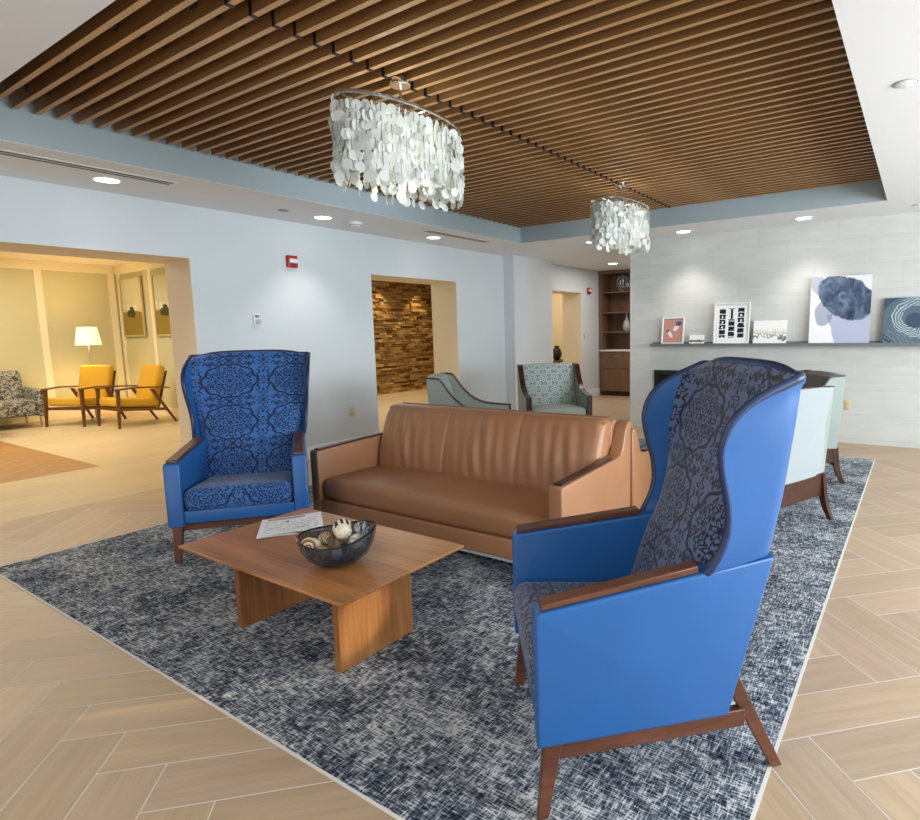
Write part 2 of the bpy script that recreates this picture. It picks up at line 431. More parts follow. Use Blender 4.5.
straight(border, -13.4, -11.3, -3.2, 2.8)
herring(inlay, -11.3, -7.79, -3.2, 2.8, -8.5, 1.1, .06)
fpoly([(-13.4, -3.2, 0, 0), (3.2, -3.2, 1, 0), (3.2, 12.6, 1, 1), (-13.4, 12.6, 0, 1)], (.5, .5, .5), 1, -.0006)
me = bpy.data.meshes.new('floor'); fb.to_mesh(me); fb.free(); me.materials.append(plank_mat); me.materials.append(grout)
fo = bpy.data.objects.new('floor', me); C.objects.link(fo); fo['kind'] = 'structure'

# ---- ceiling soffit with the recessed tray
TX0, TX1, TY0, TY1 = -4.87, -.353, 1.13, 7.15
b = B()
for x0, x1, y0, y1 in ((-5.9, TX0, -3.2, 9.3), (TX1, 3.2, -3.2, 9.3), (TX0, TX1, -3.2, TY0), (TX0, TX1, TY1, 9.3), (-6.2, -3.4, 9.3, 12.3)):
    b.bb(x0, x1, y0, y1, ZC, ZC+.004)
struct('ceiling', b, ceil_white)
ZT = ZC+.005; b = B(); b.bb(TX0-.02, TX0, TY0-.02, TY1+.02, ZT, 3.12); b.bb(TX0, TX1, TY1, TY1+.02, ZT, 3.12); b.bb(TX0, TX1, TY0-.02, TY0, ZT, 3.12); b.bb(TX1, TX1+.02, TY0-.02, TY1+.02, ZT, 3.12)
struct('trim_1', b, tray_blue)
b = B(); b.bb(TX0-.02, TX1+.02, TY0-.02, TY1+.02, 3.10, 3.14); struct('ceiling_plenum', b, dark_plenum)
b = B(); b.bb(TX1-.012, TX1, TY0, TY1, 2.875, 2.985); b.bb(TX0, TX1, TY0, TY0+.012, 2.875, 2.985); struct('trim_2', b, slat_wood)

# ---- left wall with its two openings
O1, O2a, O2b, ZO, XI = 3.03, 5.26, 6.91, 2.2, -6.52
S1, S2 = .07, .13            # the far jambs splay away from the room
b = B()
b.prism([(XL, O1), (XL, O2a), (XI, O2a), (XI, O1+S1)], 2, 0, 2.84); b.prism([(XL, O2b), (XL, 8.12), (XI, 8.12), (XI, O2b+S2)], 2, 0, 2.84); b.prism([(XL, -3.2), (XL, O1), (XI, O1+S1), (XI, -3.2)], 2, ZO, 2.84); b.prism([(XL, O2a), (XL, O2b), (XI, O2b+S2), (XI, O2a)], 2, ZO, 2.84); b.bb(XI, XL, -3.2, -1.2, 0, ZO)
struct('wall_left', b, wall_blue)
b = B()   # cream linings of the openings
b.prism([(XL-.004, O1-.004), (XL-.004, O1+.01), (XI-.01, O1+S1+.01), (XI-.01, O1+S1-.004)], 2, 0, ZO); b.prism([(XL-.004, O2b-.004), (XL-.004, O2b+.01), (XI-.01, O2b+S2+.01), (XI-.01, O2b+S2-.004)], 2, 0, ZO); b.bb(XI-.01, XL-.004, O2a, O2a+.004, 0, ZO)
b.bb(XI-.01, XL-.004, -1.2, O1+S1, ZO-.004, ZO); b.bb(XI-.01, XL-.004, O2a, O2b+S2, ZO-.004, ZO)
struct('trim_3', b, cream)
b = B()
for y0, y1 in ((O1, O2a), (O2b, 8.12)):
    b.prism([(XL, 0), (XL+.016, 0), (XL+.016, .135), (XL+.008, .155), (XL, .155)], 1, y0, y1)
# prism along y: 2D coords are x,z
struct('baseboard_left', b, trim_white)
# ---- pier, recess and passage door opening
b = B(); b.bb(XI, -5.69, 8.12, 9.34, 0, ZC); struct('wall_pier', b, wall_white)
b = B(); D0, D1 = 9.45, 10.83
b.bb(-6.2, XL, 9.34, D0, 0, ZC); b.bb(-6.2, XL, D1, 12.2, 0, ZC); b.bb(-6.2, XL, D0, D1, 2.2, ZC); struct('wall_recess', b, wall_white)
b = B(); b.bb(-6.35, XL-.003, D1-.005, D1, 0, 2.2); b.bb(-6.35, XL-.003, D0, D1, 2.195, 2.2); struct('trim_4', b, cream)
b = B(); b.bb(-6.2, -3.4, 12.1, 12.2, 0, ZC); struct('wall_back', b, wall_white)
b = B(); b.prism([(XL, 0), (XL+.016, 0), (XL+.016, .14), (XL+.008, .16), (XL, .16)], 1, D1, 11.6); struct('baseboard_recess', b, trim_white)
# ---- tiled fireplace wall
b = B(); b.bb(-3.585, 3.2, YF, YF+.3, 0, ZC); b.bb(-3.585, -3.4, YF+.3, 12.2, 0, ZC); struct('wall_fireplace', b, tile_mat)
# ---- right and rear walls, with openings for window daylight and an added rear fill
b = B(); XR = 3.1
wins = [(-2.2, .4), (1.0, 3.6), (4.2, 6.8)]
b.bb(XR, XR+.1, -3.2, YF, 0, .5); b.bb(XR, XR+.1, -3.2, YF, 2.4, ZC)
for y0, y1 in ((-3.2, -2.2), (.4, 1.0), (3.6, 4.2), (6.8, YF)): b.bb(XR, XR+.1, y0, y1, .5, 2.4)
struct('wall_right', b, wall_white)
b = B(); b.bb(-13.4, -3.6, -3.3, -3.2, 0, 2.84); b.bb(1.2, 3.2, -3.3, -3.2, 0, ZC); b.bb(-3.6, 1.2, -3.3, -3.2, 0, .4); b.bb(-3.6, 1.2, -3.3, -3.2, 2.4, ZC); struct('wall_near', b, wall_white)
for i, (y0, y1) in enumerate(wins):
    b = B()
    for yy in (y0+.03, (y0+y1)/2, y1-.03): b.bb(XR+.02, XR+.08, yy-.03, yy+.03, .5, 2.4)
    for zz in (.53, 2.37): b.bb(XR+.02, XR+.08, y0, y1, zz-.03, zz+.03)
    struct('window_%d' % (i+1), b, trim_white)

# ---- sitting room beyond the wide opening
b = B(); b.bb(-13.4, -13.2, -3.2, 5.5, 0, 2.86); struct('wall_sitting_room_back', b, sage_yellow)
b = B(); b.bb(-13.2, XI, 5.35, 5.4, 0, 2.86); struct('wall_sitting_room_side', b, sage_yellow)
b = B(); b.bb(-13.4, XI, -3.2, 5.4, 2.84, 2.88); struct('ceiling_sitting_room', b, cream)
b = B()
for yy in (1.9, 3.0, 4.11, 5.25): b.bb(-13.2, -13.18, yy-.055, yy+.055, .16, 2.75)
for xx in (-13.1, -11.85, -10.6, -9.4): b.bb(xx-.055, xx+.055, 5.33, 5.35, .16, 2.75)
b.bb(-13.2, -13.17, -3.2, 5.35, 2.68, 2.84); b.bb(-13.2, XI, 5.32, 5.35, 2.68, 2.84)
b.bb(-13.2, -13.18, -3.2, 5.35, 0, .16); b.bb(-13.2, XI, 5.33, 5.35, 0, .16)
struct('trim_5', b, trim_cream)
# ---- stone hall behind the second opening
b = B(); col = b.bm.loops.layers.float_color.new('Col')
rng = random.Random(3); zz = 0.
b.bb(-10.9, -10.74, 5.4, 12.6, 0, 2.84)
nbase = len(b.bm.faces)
while zz < 2.84:
    h = rng.choice((.04, .05, .06, .075)); yy = 7.6-rng.random()*.3
    while yy < 12.5:
        L = rng.uniform(.10, .34); dp = rng.uniform(.015, .085)
        b.bb(-10.74, -10.74+dp, yy+.003, yy+L-.003, zz+.003, min(zz+h-.003, 2.84)); yy += L
    zz += h
b.bm.faces.ensure_lookup_table(); pal = [srgb(182, 148, 94), srgb(160, 124, 74), srgb(200, 168, 114), srgb(134, 100, 60), srgb(176, 150, 106)]
cur = None
for i, f in enumerate(b.bm.faces):
    if (i-nbase) % 6 == 0 or cur is None: cur = plank_col(rng.choice(pal), .2)
    for l in f.loops: l[col] = (*(cur if i >= nbase else (.08, .055, .03)), 1)
struct('wall_stone', b, stone_mat)
b = B(); b.bb(-10.9, XI, 5.4, 12.6, 2.84, 2.88); struct('ceiling_hall', b, cream)
b = B(); b.bb(-10.9, -6.2, 12.5, 12.6, 0, 2.84); b.bb(-8.2, -8.1, 9.2, 12.5, 0, 2.84); b.bb(-8.2, XI, 9.2, 9.3, 0, 2.84); struct('wall_hall', b, cream)

# ================================================================== CEILING SLATS
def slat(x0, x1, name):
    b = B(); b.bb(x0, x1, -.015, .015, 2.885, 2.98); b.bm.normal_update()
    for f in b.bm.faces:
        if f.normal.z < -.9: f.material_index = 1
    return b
SEAM = -2.6
gl, gr = 'ceiling slats on the wide opening side of the joint line', 'ceiling slats on the window side of the joint line'
ys = [1.154+.1125*k for k in range(53)]
proto = {}
for side, (x0, x1, lab, g) in enumerate(((TX0+.05, SEAM-.006, 'walnut ceiling slat ending in a dark joint strap, running to the blue soffit edge', gl),
                                        (SEAM+.006, TX1-.012, 'walnut ceiling slat running from the joint line to the bright window side soffit', gr))):
    for k, y in enumerate(ys):
        if side not in proto:
            t = slat(x0, x1, 's').build('ceiling_slat', [slat_wood, slat_lit_bottom], None, 30); tag(t, lab, 'ceiling slat', g); t['kind'] = 'thing'; t.location = (0, y, 0); proto[side] = t
            if side == 0:
                b = B(); b.bb(SEAM-.012, SEAM+.006, -.019, .019, 2.879, 2.884); b.bb(SEAM-.012, SEAM+.006, -.019, -.0155, 2.884, 2.99); b.bb(SEAM-.012, SEAM+.006, .0155, .019, 2.884, 2.99)
                b.build('joint_strap', black_plastic, t)
            cp = B(); cp.bb(-.022, .022, -.06, -.0155, 2.935, 2.985, .006); 
            c0 = None
            for xx in ([-4.55, -3.95, -3.35, -2.85] if side == 0 else [-2.2, -1.6, -1.0]):
                if c0 is None: c0 = cp.build('clip', black_plastic, t); c0.location = (xx, 0, 0)
                else:
                    c1 = c0.copy(); C.objects.link(c1); c1.location = (xx, 0, 0)
        else: dup(proto[side], (0, y, 0))
b = B()
for xx in (-4.55, -3.95, -3.35, -2.85, -2.2, -1.6, -1.0): b.bb(xx-.02, xx+.02, TY0, TY1, 2.985, 3.02)
struct('trim_6', b, black_plastic)

# ================================================================== CEILING FITTINGS
def downlight(x, y, lab, r=.085, power=34., cone=100, blend=.75):
    t = thing('recessed_downlight', lab, 'ceiling light', (x, y, ZC), 0, 'recessed downlights')
    b = B(); b.lathe([(r+.022, -.006), (r+.022, 0), (r, 0), (r, -.006), (r+.022, -.006)], 28, cap=False); b.build('trim_ring', white_plastic, t)
    b = B(); b.lathe([(0, -.004), (r, -.004), (r, -.001), (0, -.001)], 28); b.build('lens', lens, t)
    l = bpy.data.lights.new('downlight_spot', 'SPOT'); l.energy = power; l.spot_size = R(cone); l.spot_blend = blend; l.color = (1., .93, .84); l.shadow_soft_size = .08
    lo = bpy.data.objects.new('downlight_spot', l); C.objects.link(lo); lo.location = (x, y, ZC-.03); return t
downlight(-5.44, 2.21, 'bright recessed downlight above the wide opening to the sitting room', power=44.)
downlight(-5.42, 4.21, 'bright recessed downlight between two small ceiling discs above the fire alarm')
downlight(-5.45, 5.96, 'bright recessed downlight beside the farther air slot above the stone hall opening')
downlight(-4.01, 7.70, 'bright recessed downlight just behind the farther shell chandelier')
downlight(-5.0, 10.45, 'bright recessed downlight in the recess by the wooden cabinet')
downlight(-2.66, 7.66, 'bright recessed downlight above the small pictures on the ledge', power=44.)
downlight(-1.21, 7.64, 'bright recessed downlight above the big ink painting', power=44.)
def disc(x, y, name, lab, cat, r=.05, mat=white_plastic, hh=.012):
    b = B(); b.lathe([(0, -hh), (r*.8, -hh), (r, -hh*.5), (r, 0), (0, 0)], 24)
    t = thing(name, lab, cat, (x, y, ZC)); b.build('cover', mat, t)
    b = B(); b.lathe([(r+.006, -.004), (r+.008, -.002), (r+.008, 0), (r+.006, -.004)], 24, cap=False); b.build('rim', grey_plastic, t); return t
disc(-.135, 3.78, 'sprinkler_cover', 'small white sprinkler cover in the bright ceiling beside the slatted tray edge', 'sprinkler')
disc(-.093, 7.61, 'sprinkler_cover', 'small white sprinkler cover near the tiled wall at the frame edge', 'sprinkler')
disc(-5.40, 3.73, 'sprinkler_cover', 'small grey sprinkler cover above the wall thermostat', 'sprinkler', .045, grey_plastic)
disc(-5.41, 7.59, 'sprinkler_cover', 'small white sprinkler cover near the pier at the end of the soffit', 'sprinkler', .045)
t = thing('smoke_detector', 'round white smoke detector between the fire alarm and the stone hall opening', 'smoke detector', (-5.39, 4.62, ZC))
b = B(); b.lathe([(0, -.045), (.05, -.045), (.06, -.03), (.075, -.025), (.075, 0), (0, 0)], 28); b.build('body', white_plastic, t)
b = B(); b.lathe([(.055, -.032), (.068, -.034), (.068, -.026), (.055, -.032)], 28, cap=False); b.build('sensor_ring', grey_plastic, t)
def slot(x, y0, y1, lab):
    t = thing('air_slot', lab, 'air vent', (x, (y0+y1)/2, ZC), 0, 'linear air slots'); L = (y1-y0)/2
    b = B(); b.bb(-.07, .07, -L, L, -.004, 0); b.build('frame', white_plastic, t)
    b = B(); b.bb(-.045, -.015, -L+.02, L-.02, -.006, -.002); b.bb(.015, .045, -L+.02, L-.02, -.006, -.002); b.build('slot', black_plastic, t); t.rotation_euler[2] = 0
slot(-5.17, .2, 2.58, 'long white air slot with two black lines near the wide opening')
slot(-5.15, 5.49, 6.74, 'short white air slot with two black lines near the stone hall opening')

# ---- capiz shell chandeliers
def chandelier(x, y, lab, a=.455, bb=.2, seed=1):
    rg = random.Random(seed)
    t = thing('shell_chandelier', lab, 'chandelier', (x, y, 2.885), 0, 'capiz shell chandeliers')
    b = B(); b.lathe([(0, -.035), (.055, -.035), (.06, -.028), (.06, 0), (0, 0)], 24); b.build('ceiling_canopy', chrome, t)
    zr = 2.68-2.885
    b = B(); b.tube([(0, 0, -.03), (0, 0, zr)], .007, 8); b.build('stem', chrome, t)
    el = lambda k, f=1.: (bb*f*math.cos(k), a*f*math.sin(k))
    b = B(); b.tube([(*el(2*PI*i/56), zr) for i in range(56)], .011, 6, closed=True)
    b.tube([(*el(2*PI*i/40, .55), zr) for i in range(40)], .006, 6, closed=True); b.build('ring', chrome, t)
    b = B(); b.tube([(-bb, 0, zr), (bb, 0, zr)], .006, 6); b.tube([(0, -a, zr), (0, a, zr)], .006, 6); b.build('cross_bar', chrome, t)
    n = 34
    for f, n, nd in ((1., 50, 7), (.82, 32, 7), (.5, 14, 7)):
        for i in range(n):
            th = 2*PI*(i+.5*rg.random())/n
            # even spacing along the oval
            px, py = el(th, f)
            b = B(); z = zr-.015; b.tube([(px, py, z), (px, py, z-.052*nd)], .0018, 4, mi=1)
            for k in range(nd+(rg.random() < .5)):
                rr = rg.uniform(.026, .032); z -= .05*rg.uniform(.9, 1.08)
                tilt = rg.uniform(-.3, .3); yaw = math.atan2(py/a/a, px/bb/bb)+rg.uniform(-.9, .9)
                mt = Matrix.Translation((px+rg.uniform(-.006, .006), py+rg.uniform(-.006, .006), z)) @ Matrix.Rotation(yaw, 4, 'Z') @ Matrix.Rotation(PI/2+tilt, 4, 'Y')
                bmesh.ops.create_cone(b.bm, cap_ends=True, segments=12, radius1=rr, radius2=rr*.96, depth=.0016, matrix=mt)
            b.build('shell_strand', [capiz, chrome], t, uv=None)
    l = bpy.data.lights.new('chandelier_bulb', 'POINT'); l.energy = 4.5; l.color = (1., .96, .9); l.shadow_soft_size = .05
    lo = bpy.data.objects.new('chandelier_bulb', l); C.objects.link(lo); lo.location = (x, y, 2.885-.38)
    return t
chandelier(-2.571, 2.582, 'oval chandelier of round white shell discs, the nearer and larger looking of the two', seed=1)
chandelier(-2.587, 5.598, 'oval chandelier of round white shell discs hanging farther off toward the tiled wall', a=.47, bb=.22, seed=2)

# ================================================================== RUG
t = thing('area_rug', 'large grey and navy tweed area rug under the blue armchairs and tan sofas', 'rug', (-2.62, 4.145, 0))
b = B(); hx, hy = 2.282, 3.048; b.bb(-hx+.012, hx-.012, -hy+.012, hy-.012, .001, .004); b.build('pile', rug_mat, t)
b = B()
for s in (-1, 1): b.bb(s*hx-.006*(s+1), s*hx-.006*(s-1), -hy, hy, .001, .0036); b.bb(-hx, hx, s*hy-.006*(s+1), s*hy-.006*(s-1), .001, .0036)
b.build('edge_strip', grout, t)
ZR = .004

# ================================================================== BLUE WINGBACK CHAIRS
def lerp_tab(tab, x):
    if x <= tab[0][0]: return tab[0][1]
    for (a, p), (c, q) in zip(tab, tab[1:]):
        if x <= c: return p+(q-p)*(x-a)/(c-a)
    return tab[-1][1]
def smooth_pts(P, n):
    """Catmull-Rom resample to n+1 points by index"""
    out = []
    for i in range(n+1):
        t = i/n*(len(P)-1); k = min(int(t), len(P)-2); f = t-k
        p0, p1, p2, p3 = P[max(k-1, 0)], P[k], P[k+1], P[min(k+2, len(P)-1)]
        out.append(tuple(.5*(2*b_+(c_-a_)*f+(2*a_-5*b_+4*c_-d_)*f*f+(3*b_-a_-3*c_+d_)*f**3) for a_, b_, c_, d_ in zip(p0, p1, p2, p3)))
    return out
WING = [(.518, .702), (.556, .76), (.582, .84), (.577, .93), (.557, 1.01), (.546, 1.08), (.553, 1.13), (.578, 1.18), (.622, 1.222), (.675, 1.252), (.735, 1.278), (.785, 1.298)]
REAR = [(.248, .604), (.743, .745), (.927, .775), (1.13, .797), (1.24, .806), (1.34, .812)]
def wing_chair(name, label, loc, rz, fabric, group, hw0):
    B.xf = lambda self, p: Vector((p.x*(hw0-.096*min(.95, max(0, .4-p.y)))/.385, p.y, p.z))
    t = thing(name, label, 'armchair', loc, rz, group)
    P = lambda s, d, z: (s-.385, .4-d, z)
    # arms
    poly = [(.4-d, z) for d, z in ((-.004, .240), (-.004, .636), (.004, .648), (.018, .654), (.5, .713), (.749, .743), (.604, .242))]
    for sx in (-1, 1):
        b = B(); b.prism(poly, 0, sx*.385, sx*.300, .010, 3); b.build('arm_panel', blue_leather, t)
        b = B(); x0, x1 = sx*.372, sx*.312
        b.hull([(x0, .388, .654), (x1, .388, .654), (x1, -.1, .714), (x0, -.1, .714)], [(x0, .385, .672), (x1, .385, .672), (x1, -.097, .737), (x0, -.097, .737)])
        b.build('arm_cap', walnut, t, bevel=.004)
        b = B(); b.bar((sx*.352, .390, 0), (sx*.345, .356, .242), .032, .034, .05, .055); b.build('leg', walnut, t, bevel=.003)
        b = B(); b.hull([P(.385+sx*.315-.02, .785, 0), P(.385+sx*.315+.02, .785, 0), P(.385+sx*.315+.02, .825, 0), P(.385+sx*.315-.02, .825, 0)],
                        [P(.385+sx*.34-.02, .585, .37), P(.385+sx*.34+.02, .585, .37), P(.385+sx*.34+.02, .64, .37), P(.385+sx*.34-.02, .64, .37)]); b.build('leg', walnut, t, bevel=.003)
        b = B(); b.bb(sx*.345-.02, sx*.345+.02, -.27, .34, .184, .2415); b.build('side_rail', walnut, t, bevel=.003)
    b = B(); b.bb(-.33, .33, .33, .36, .200, .241); b.bb(-.33, .33, -.22, -.19, .200, .241); b.build('cross_rail', walnut, t)
    # leather front rail and lower rear panel
    b = B(); b.bb(-.302, .302, .36, .396, .25, .335, .01, 3); b.bb(-.302, .302, -.2, .36, .25, .30); b.build('front_rail', blue_leather, t)
    b = B(); b.prism([(.4-d, z) for d, z in ((.60, .25), (.56, .25), (.70, .745), (.745, .745))], 0, -.302, .302); b.build('rear_panel', blue_leather, t)
    # seat cushion
    b = B(); vs = b.box((0, .13, .395), (.6, .56, .135), .05, 5)
    for v in vs:
        if v.co.z > .4: v.co.z += .022*max(0, 1-(v.co.x/.31)**2)*max(0, 1-((v.co.y-.13)/.3)**2) - (.13-v.co.y+.0)*.05
    b.build('seat', fabric, t, 60)
    # wing shell
    W = smooth_pts(WING, 22); n = len(W)-1
    def path(i, inset, nside=6, nb=10):
        d0, z0 = W[i]; f = i/n; zr = .743+(1.320-.743)*f**.95; dr = lerp_tab(REAR, zr); zse = zr-.02*f**6
        fl = .012+.02*math.sin(min(1, f*1.15)*PI)**1.
        sf, sr = .004-.088*f**.6+inset, .004-.066*f**.7+inset; dr -= inset
        if inset: d0 = min(d0, dr-.002)
        rc = .05; side = []
        for j in range(nside+1):
            g = j/nside; dd = d0+(dr-rc-d0)*g if dr-rc > d0 else d0+(dr-d0)*g*.3
            side.append((sf+(sr-sf)*g, dd, z0+(zse-z0)*g*.97))
        for j in (1, 2, 3):
            aa = j/4*PI/2; side.append((sr+rc*(1-math.cos(aa)), dr-rc+rc*math.sin(aa) if dr-rc > d0 else dr-.01*(1-j/3), zse))
        mid = []
        for j in range(nb+1):
            g = j/nb; mid.append((sr+rc+(.77-2*sr-2*rc)*g, dr, zse+.024*f**6*(1-(2*g-1)**4)))
        return [P(*q) for q in side]+[P(*q) for q in mid]+[P(.77-q[0], q[1], q[2]) for q in side[::-1]]
    b = B(); rows = []
    for inset in (0., .028):
        rows.append([[b.bm.verts.new(p) for p in path(i, inset)] for i in range(n+1)])
    for k, rr in enumerate(rows):
        for i in range(n):
            for j in range(len(rr[0])-1):
                q = (rr[i][j], rr[i][j+1], rr[i+1][j+1], rr[i+1][j]); b.bm.faces.new(q if k == 0 else q[::-1])
    A, I = rows; mcol = len(A[0])-1
    for i in range(n):
        b.bm.faces.new((A[i][0], A[i+1][0], I[i+1][0], I[i][0])); b.bm.faces.new((A[i+1][mcol], A[i][mcol], I[i][mcol], I[i+1][mcol]))
    for j in range(mcol):
        b.bm.faces.new((A[n][j], A[n][j+1], I[n][j+1], I[n][j])); b.bm.faces.new((A[0][j+1], A[0][j], I[0][j], I[0][j+1]))
    rim_o = [A[i][0].co.copy() for i in range(n)]+[v.co.copy() for v in A[n]]+[A[i][mcol].co.copy() for i in range(n-1, -1, -1)]
    rim_i = [I[i][0].co.copy() for i in range(n)]+[v.co.copy() for v in I[n]]+[I[i][mcol].co.copy() for i in range(n-1, -1, -1)]
    bmesh.ops.recalc_face_normals(b.bm, faces=b.bm.faces)
    b.build('wing_back', blue_leather, t, 50)
    b = B(); b.tube([(o*.5+i_*.5) for o, i_ in zip(rim_o, rim_i)], .0145, 10); b.build('rim_piping', navy_leather, t, 60)
    # patterned inner back
    DT = [(.42, .44), (.6, .487), (.75, .545), (.9, .61), (1.1, .69), (1.2, .73), (1.325, .765)]
    ET = [(.40, .44), (.70, .548), (.725, .60), (.78, .652), (.855, .634), (1.058, .627), (1.187, .655), (1.255, .685), (1.30, .765)]
    def fn(u, v):
        e = abs(u-.5)*2; zt = 1.318-.016*e**4; z = .40+(zt-.40)*v
        fz = max(0, min(1, (z-.72)/.58)); q0 = .050-.03*min(1, max(0, (z-.66)/.08)) - .072*fz**.6
        s = q0+(.77-2*q0)*u; d = lerp_tab(DT, z)-.014*(1-e**4)
        d += .012*math.exp(-((z-.70)/.02)**2)*(1-e**4)
        k = e**6; d = d*(1-k)+lerp_tab(ET, z)*k
        if v > .97: d += .02*(v-.97)/.03
        return P(s, d, z)
    b = B(); b.grid(fn, 40, 44, uv=lambda u, v: (u*.66+.13, v*.95+.02), flip=True); b.build('inner_back', fabric, t, 60, uv=None)
    B.xf = None; return t
gblue = 'blue wingback armchairs'
wing_chair('wingback_armchair', 'tall blue leather wingback armchair seen from the side, slate pattern inside, beside the rug edge', (-.799, 1.848, ZR), R(130.5), shaded_damask, gblue, .372)
wing_chair('wingback_armchair', 'tall blue wingback armchair facing forward, damask seat and back, behind the coffee table', (-3.980, 2.332, ZR), R(229), blue_damask, gblue, .425)

# ================================================================== TAN SOFAS
def sofa(label, loc, rz):
    t = thing('leather_sofa', label, 'sofa', loc, rz, 'tan leather sofas back to back')
    # local: x across, y = world y - 2.70 measured rearwards -> front faces -y
    Wd = 2.2; hw = Wd/2
    ap = [(0, .10), (0, .572), (.012, .586), (.68, .612), (.765, .622), (.798, .67), (.832, .77), (.872, .82), (.905, .833), (.925, .80), (.91, .10)]
    for sx in (-1, 1):
        b = B(); b.prism(ap, 0, sx*hw, sx*(hw-.095), .014, 3); b.build('arm', tan_leather, t)
        b = B(); b.bb(sx*(hw-.018), sx*(hw-.078), .03, .67, .580, .596); 
        for v in b.bm.verts: v.co.z += .027*v.co.y/.67
        b.build('arm_cap', dark_wood, t, bevel=.004)
    b = B(); vs = b.bb(-hw+.095, hw-.095, .02, .75, .215, .365, .055, 5)
    bmesh.ops.subdivide_edges(b.bm, edges=[e for e in b.bm.edges if abs(e.verts[0].co.x-e.verts[1].co.x) > .5], cuts=24)
    rg = random.Random(5); ph = [rg.uniform(0, 6) for _ in range(6)]
    for v in b.bm.verts:
        if v.co.z > .3:
            v.co.z += .022*(1-min(1, abs(v.co.x)/1.0)**4)+.01*math.sin(min(1, max(0, v.co.y/.5))*PI)+.003*math.sin(v.co.x*23+ph[0]+v.co.y*9)
        if v.co.y < .1: v.co.y -= .018*(1-min(1, abs(v.co.x)/1.0)**4)
    b.build('seat_cushion', tan_leather, t, 60)
    # back cushion with upright seams and folds
    x0, x1 = -hw+.10, hw-.10
    def fold(u, v):
        w = 0
        for k, c in enumerate((.18, .52, .84)):
            dd = (u-c)*3
            w += math.exp(-(dd/.32)**2)*(.009*math.sin(u*120+v*4+k*2)+.006*math.sin(u*71+k+v*7))*math.sin(PI*min(1, max(0, v)))**.7
        for s_ in (.355, .685): w -= .012*math.exp(-((u-s_)/.006)**2)
        w += .010*(math.sin(PI*u/.355) if u < .355 else math.sin(PI*(u-.355)/.33) if u < .685 else math.sin(PI*(u-.685)/.315))
        return w
    sec = [(.555, .34), (.565, .46), (.592, .58), (.635, .70), (.665, .77), (.692, .82), (.725, .85), (.775, .857), (.83, .85), (.862, .82), (.862, .4)]
    S = smooth_pts(sec, 40)
    def fn(u, v):
        y, z = S[round(v*40)]; e = min(u, 1-u)*(x1-x0); pull = .03*max(0, 1-e/.05)**2
        k = fold(u, min(1, max(0, (z-.36)/.48))) if v < .62 else 0
        return (x0+(x1-x0)*u, y-k+pull*(1 if v < .6 else 0), z-pull*.8*(1 if z > .8 else 0))
    b = B(); V = b.grid(fn, 150, 40, flip=False)
    b.bm.faces.new([V[0][j] for j in range(41)]); b.bm.faces.new([V[150][j] for j in range(40, -1, -1)])
    bmesh.ops.recalc_face_normals(b.bm, faces=b.bm.faces); b.build('back_cushion', tan_leather, t, 50)
    b = B(); b.prism([(.80, .12), (.80, .80), (.83, .842), (.885, .842), (.905, .80), (.895, .12)], 0, -hw+.09, hw-.09); b.build('back_panel', tan_leather, t, bevel=.01)
    b = B(); b.bb(-hw+.09, hw-.09, .005, .06, .10, .222, .012, 3); b.build('front_rail', tan_leather, t)
    b = B(); b.bb(-hw+.03, hw-.03, .03, .86, .072, .10); b.build('base_strip', pale_metal, t)
    for sx in (-1, 1):
        for yy in (.09, .80):
            b = B(); b.bb(sx*(hw-.11)-.03, sx*(hw-.11)+.03, yy-.03, yy+.03, 0, .073); b.build('foot', black_plastic, t)
    return t
s1 = sofa('long tan leather sofa with dark arm caps facing the coffee table', (-2.70, 2.70, ZR), 0)
s2 = dup(s1, (-2.50, 4.57, ZR), PI, 'tan leather sofa turned away, only its back showing behind the facing sofa'); s2.scale = (.82, 1, .93)

# ================================================================== COFFEE TABLE AND WHAT IS ON IT
t = thing('coffee_table', 'low brown wooden coffee table on two slab legs in the middle of the rug', 'coffee table', (-2.425, 1.745, ZR))
b = B(); hx, hy, zt = .615, .366, .42-ZR
b.hull([(-hx+.06, -hy+.06, zt-.034), (hx-.06, -hy+.06, zt-.034), (hx-.06, hy-.06, zt-.034), (-hx+.06, hy-.06, zt-.034)], [(-hx, -hy, zt-.012), (hx, -hy, zt-.012), (hx, hy, zt-.012), (-hx, hy, zt-.012)])
b.bb(-hx, hx, -hy, hy, zt-.012, zt); b.build('table_top', table_wood, t, bevel=.003)
for xx in (.40, -.345):
    b = B(); b.bb(xx-.019, xx+.019, -.235, .195, 0, zt-.033); b.build('slab_leg', slab_wood, t, bevel=.003)
# printed sheets
M = Mat('printed_newsprint', (.8, .8, .8), .7, spec=.2); u, v, _ = M.coord('UV')
n = M.noise(M.vec(u*60., v*30.), 1., 2.)
lines = (v*11.).frac().lt(.42)*n.gt(.47)*u.gt(.08)*u.lt(.93)*v.gt(.1)*v.lt(.76)*(M.noise(M.vec(u*3., (v*11.).floor()), 3., 0.).gt(.45))
band = v.gt(.86)*v.lt(.96)*u.gt(.1)*u.lt(.72)
blk = u.gt(.4)*u.lt(.46)*v.gt(.68)*v.lt(.76)
redm = u.gt(.58)*u.lt(.72)*v.gt(.26)*v.lt(.31)
col = M.mix(lines*.65, srgb(240, 243, 248), srgb(110, 112, 120)); col = M.mix(band*(n*.5+.5), col, srgb(112, 106, 128)); col = M.mix(blk*.8, col, (.02, .02, .02)); col = M.mix(redm*.7, col, srgb(150, 60, 50))
M.set('Base Color', col); news = M.m
A_, B_, C_, D_ = (Vector(p) for p in ((-2.785, 1.64, 0), (-3.03, 1.825, 0), (-2.862, 2.085, 0), (-2.614, 1.916, 0)))
t = thing('newspaper', 'folded white newspaper lying flat beside the bowl on the coffee table', 'newspaper', (0, 0, .42))
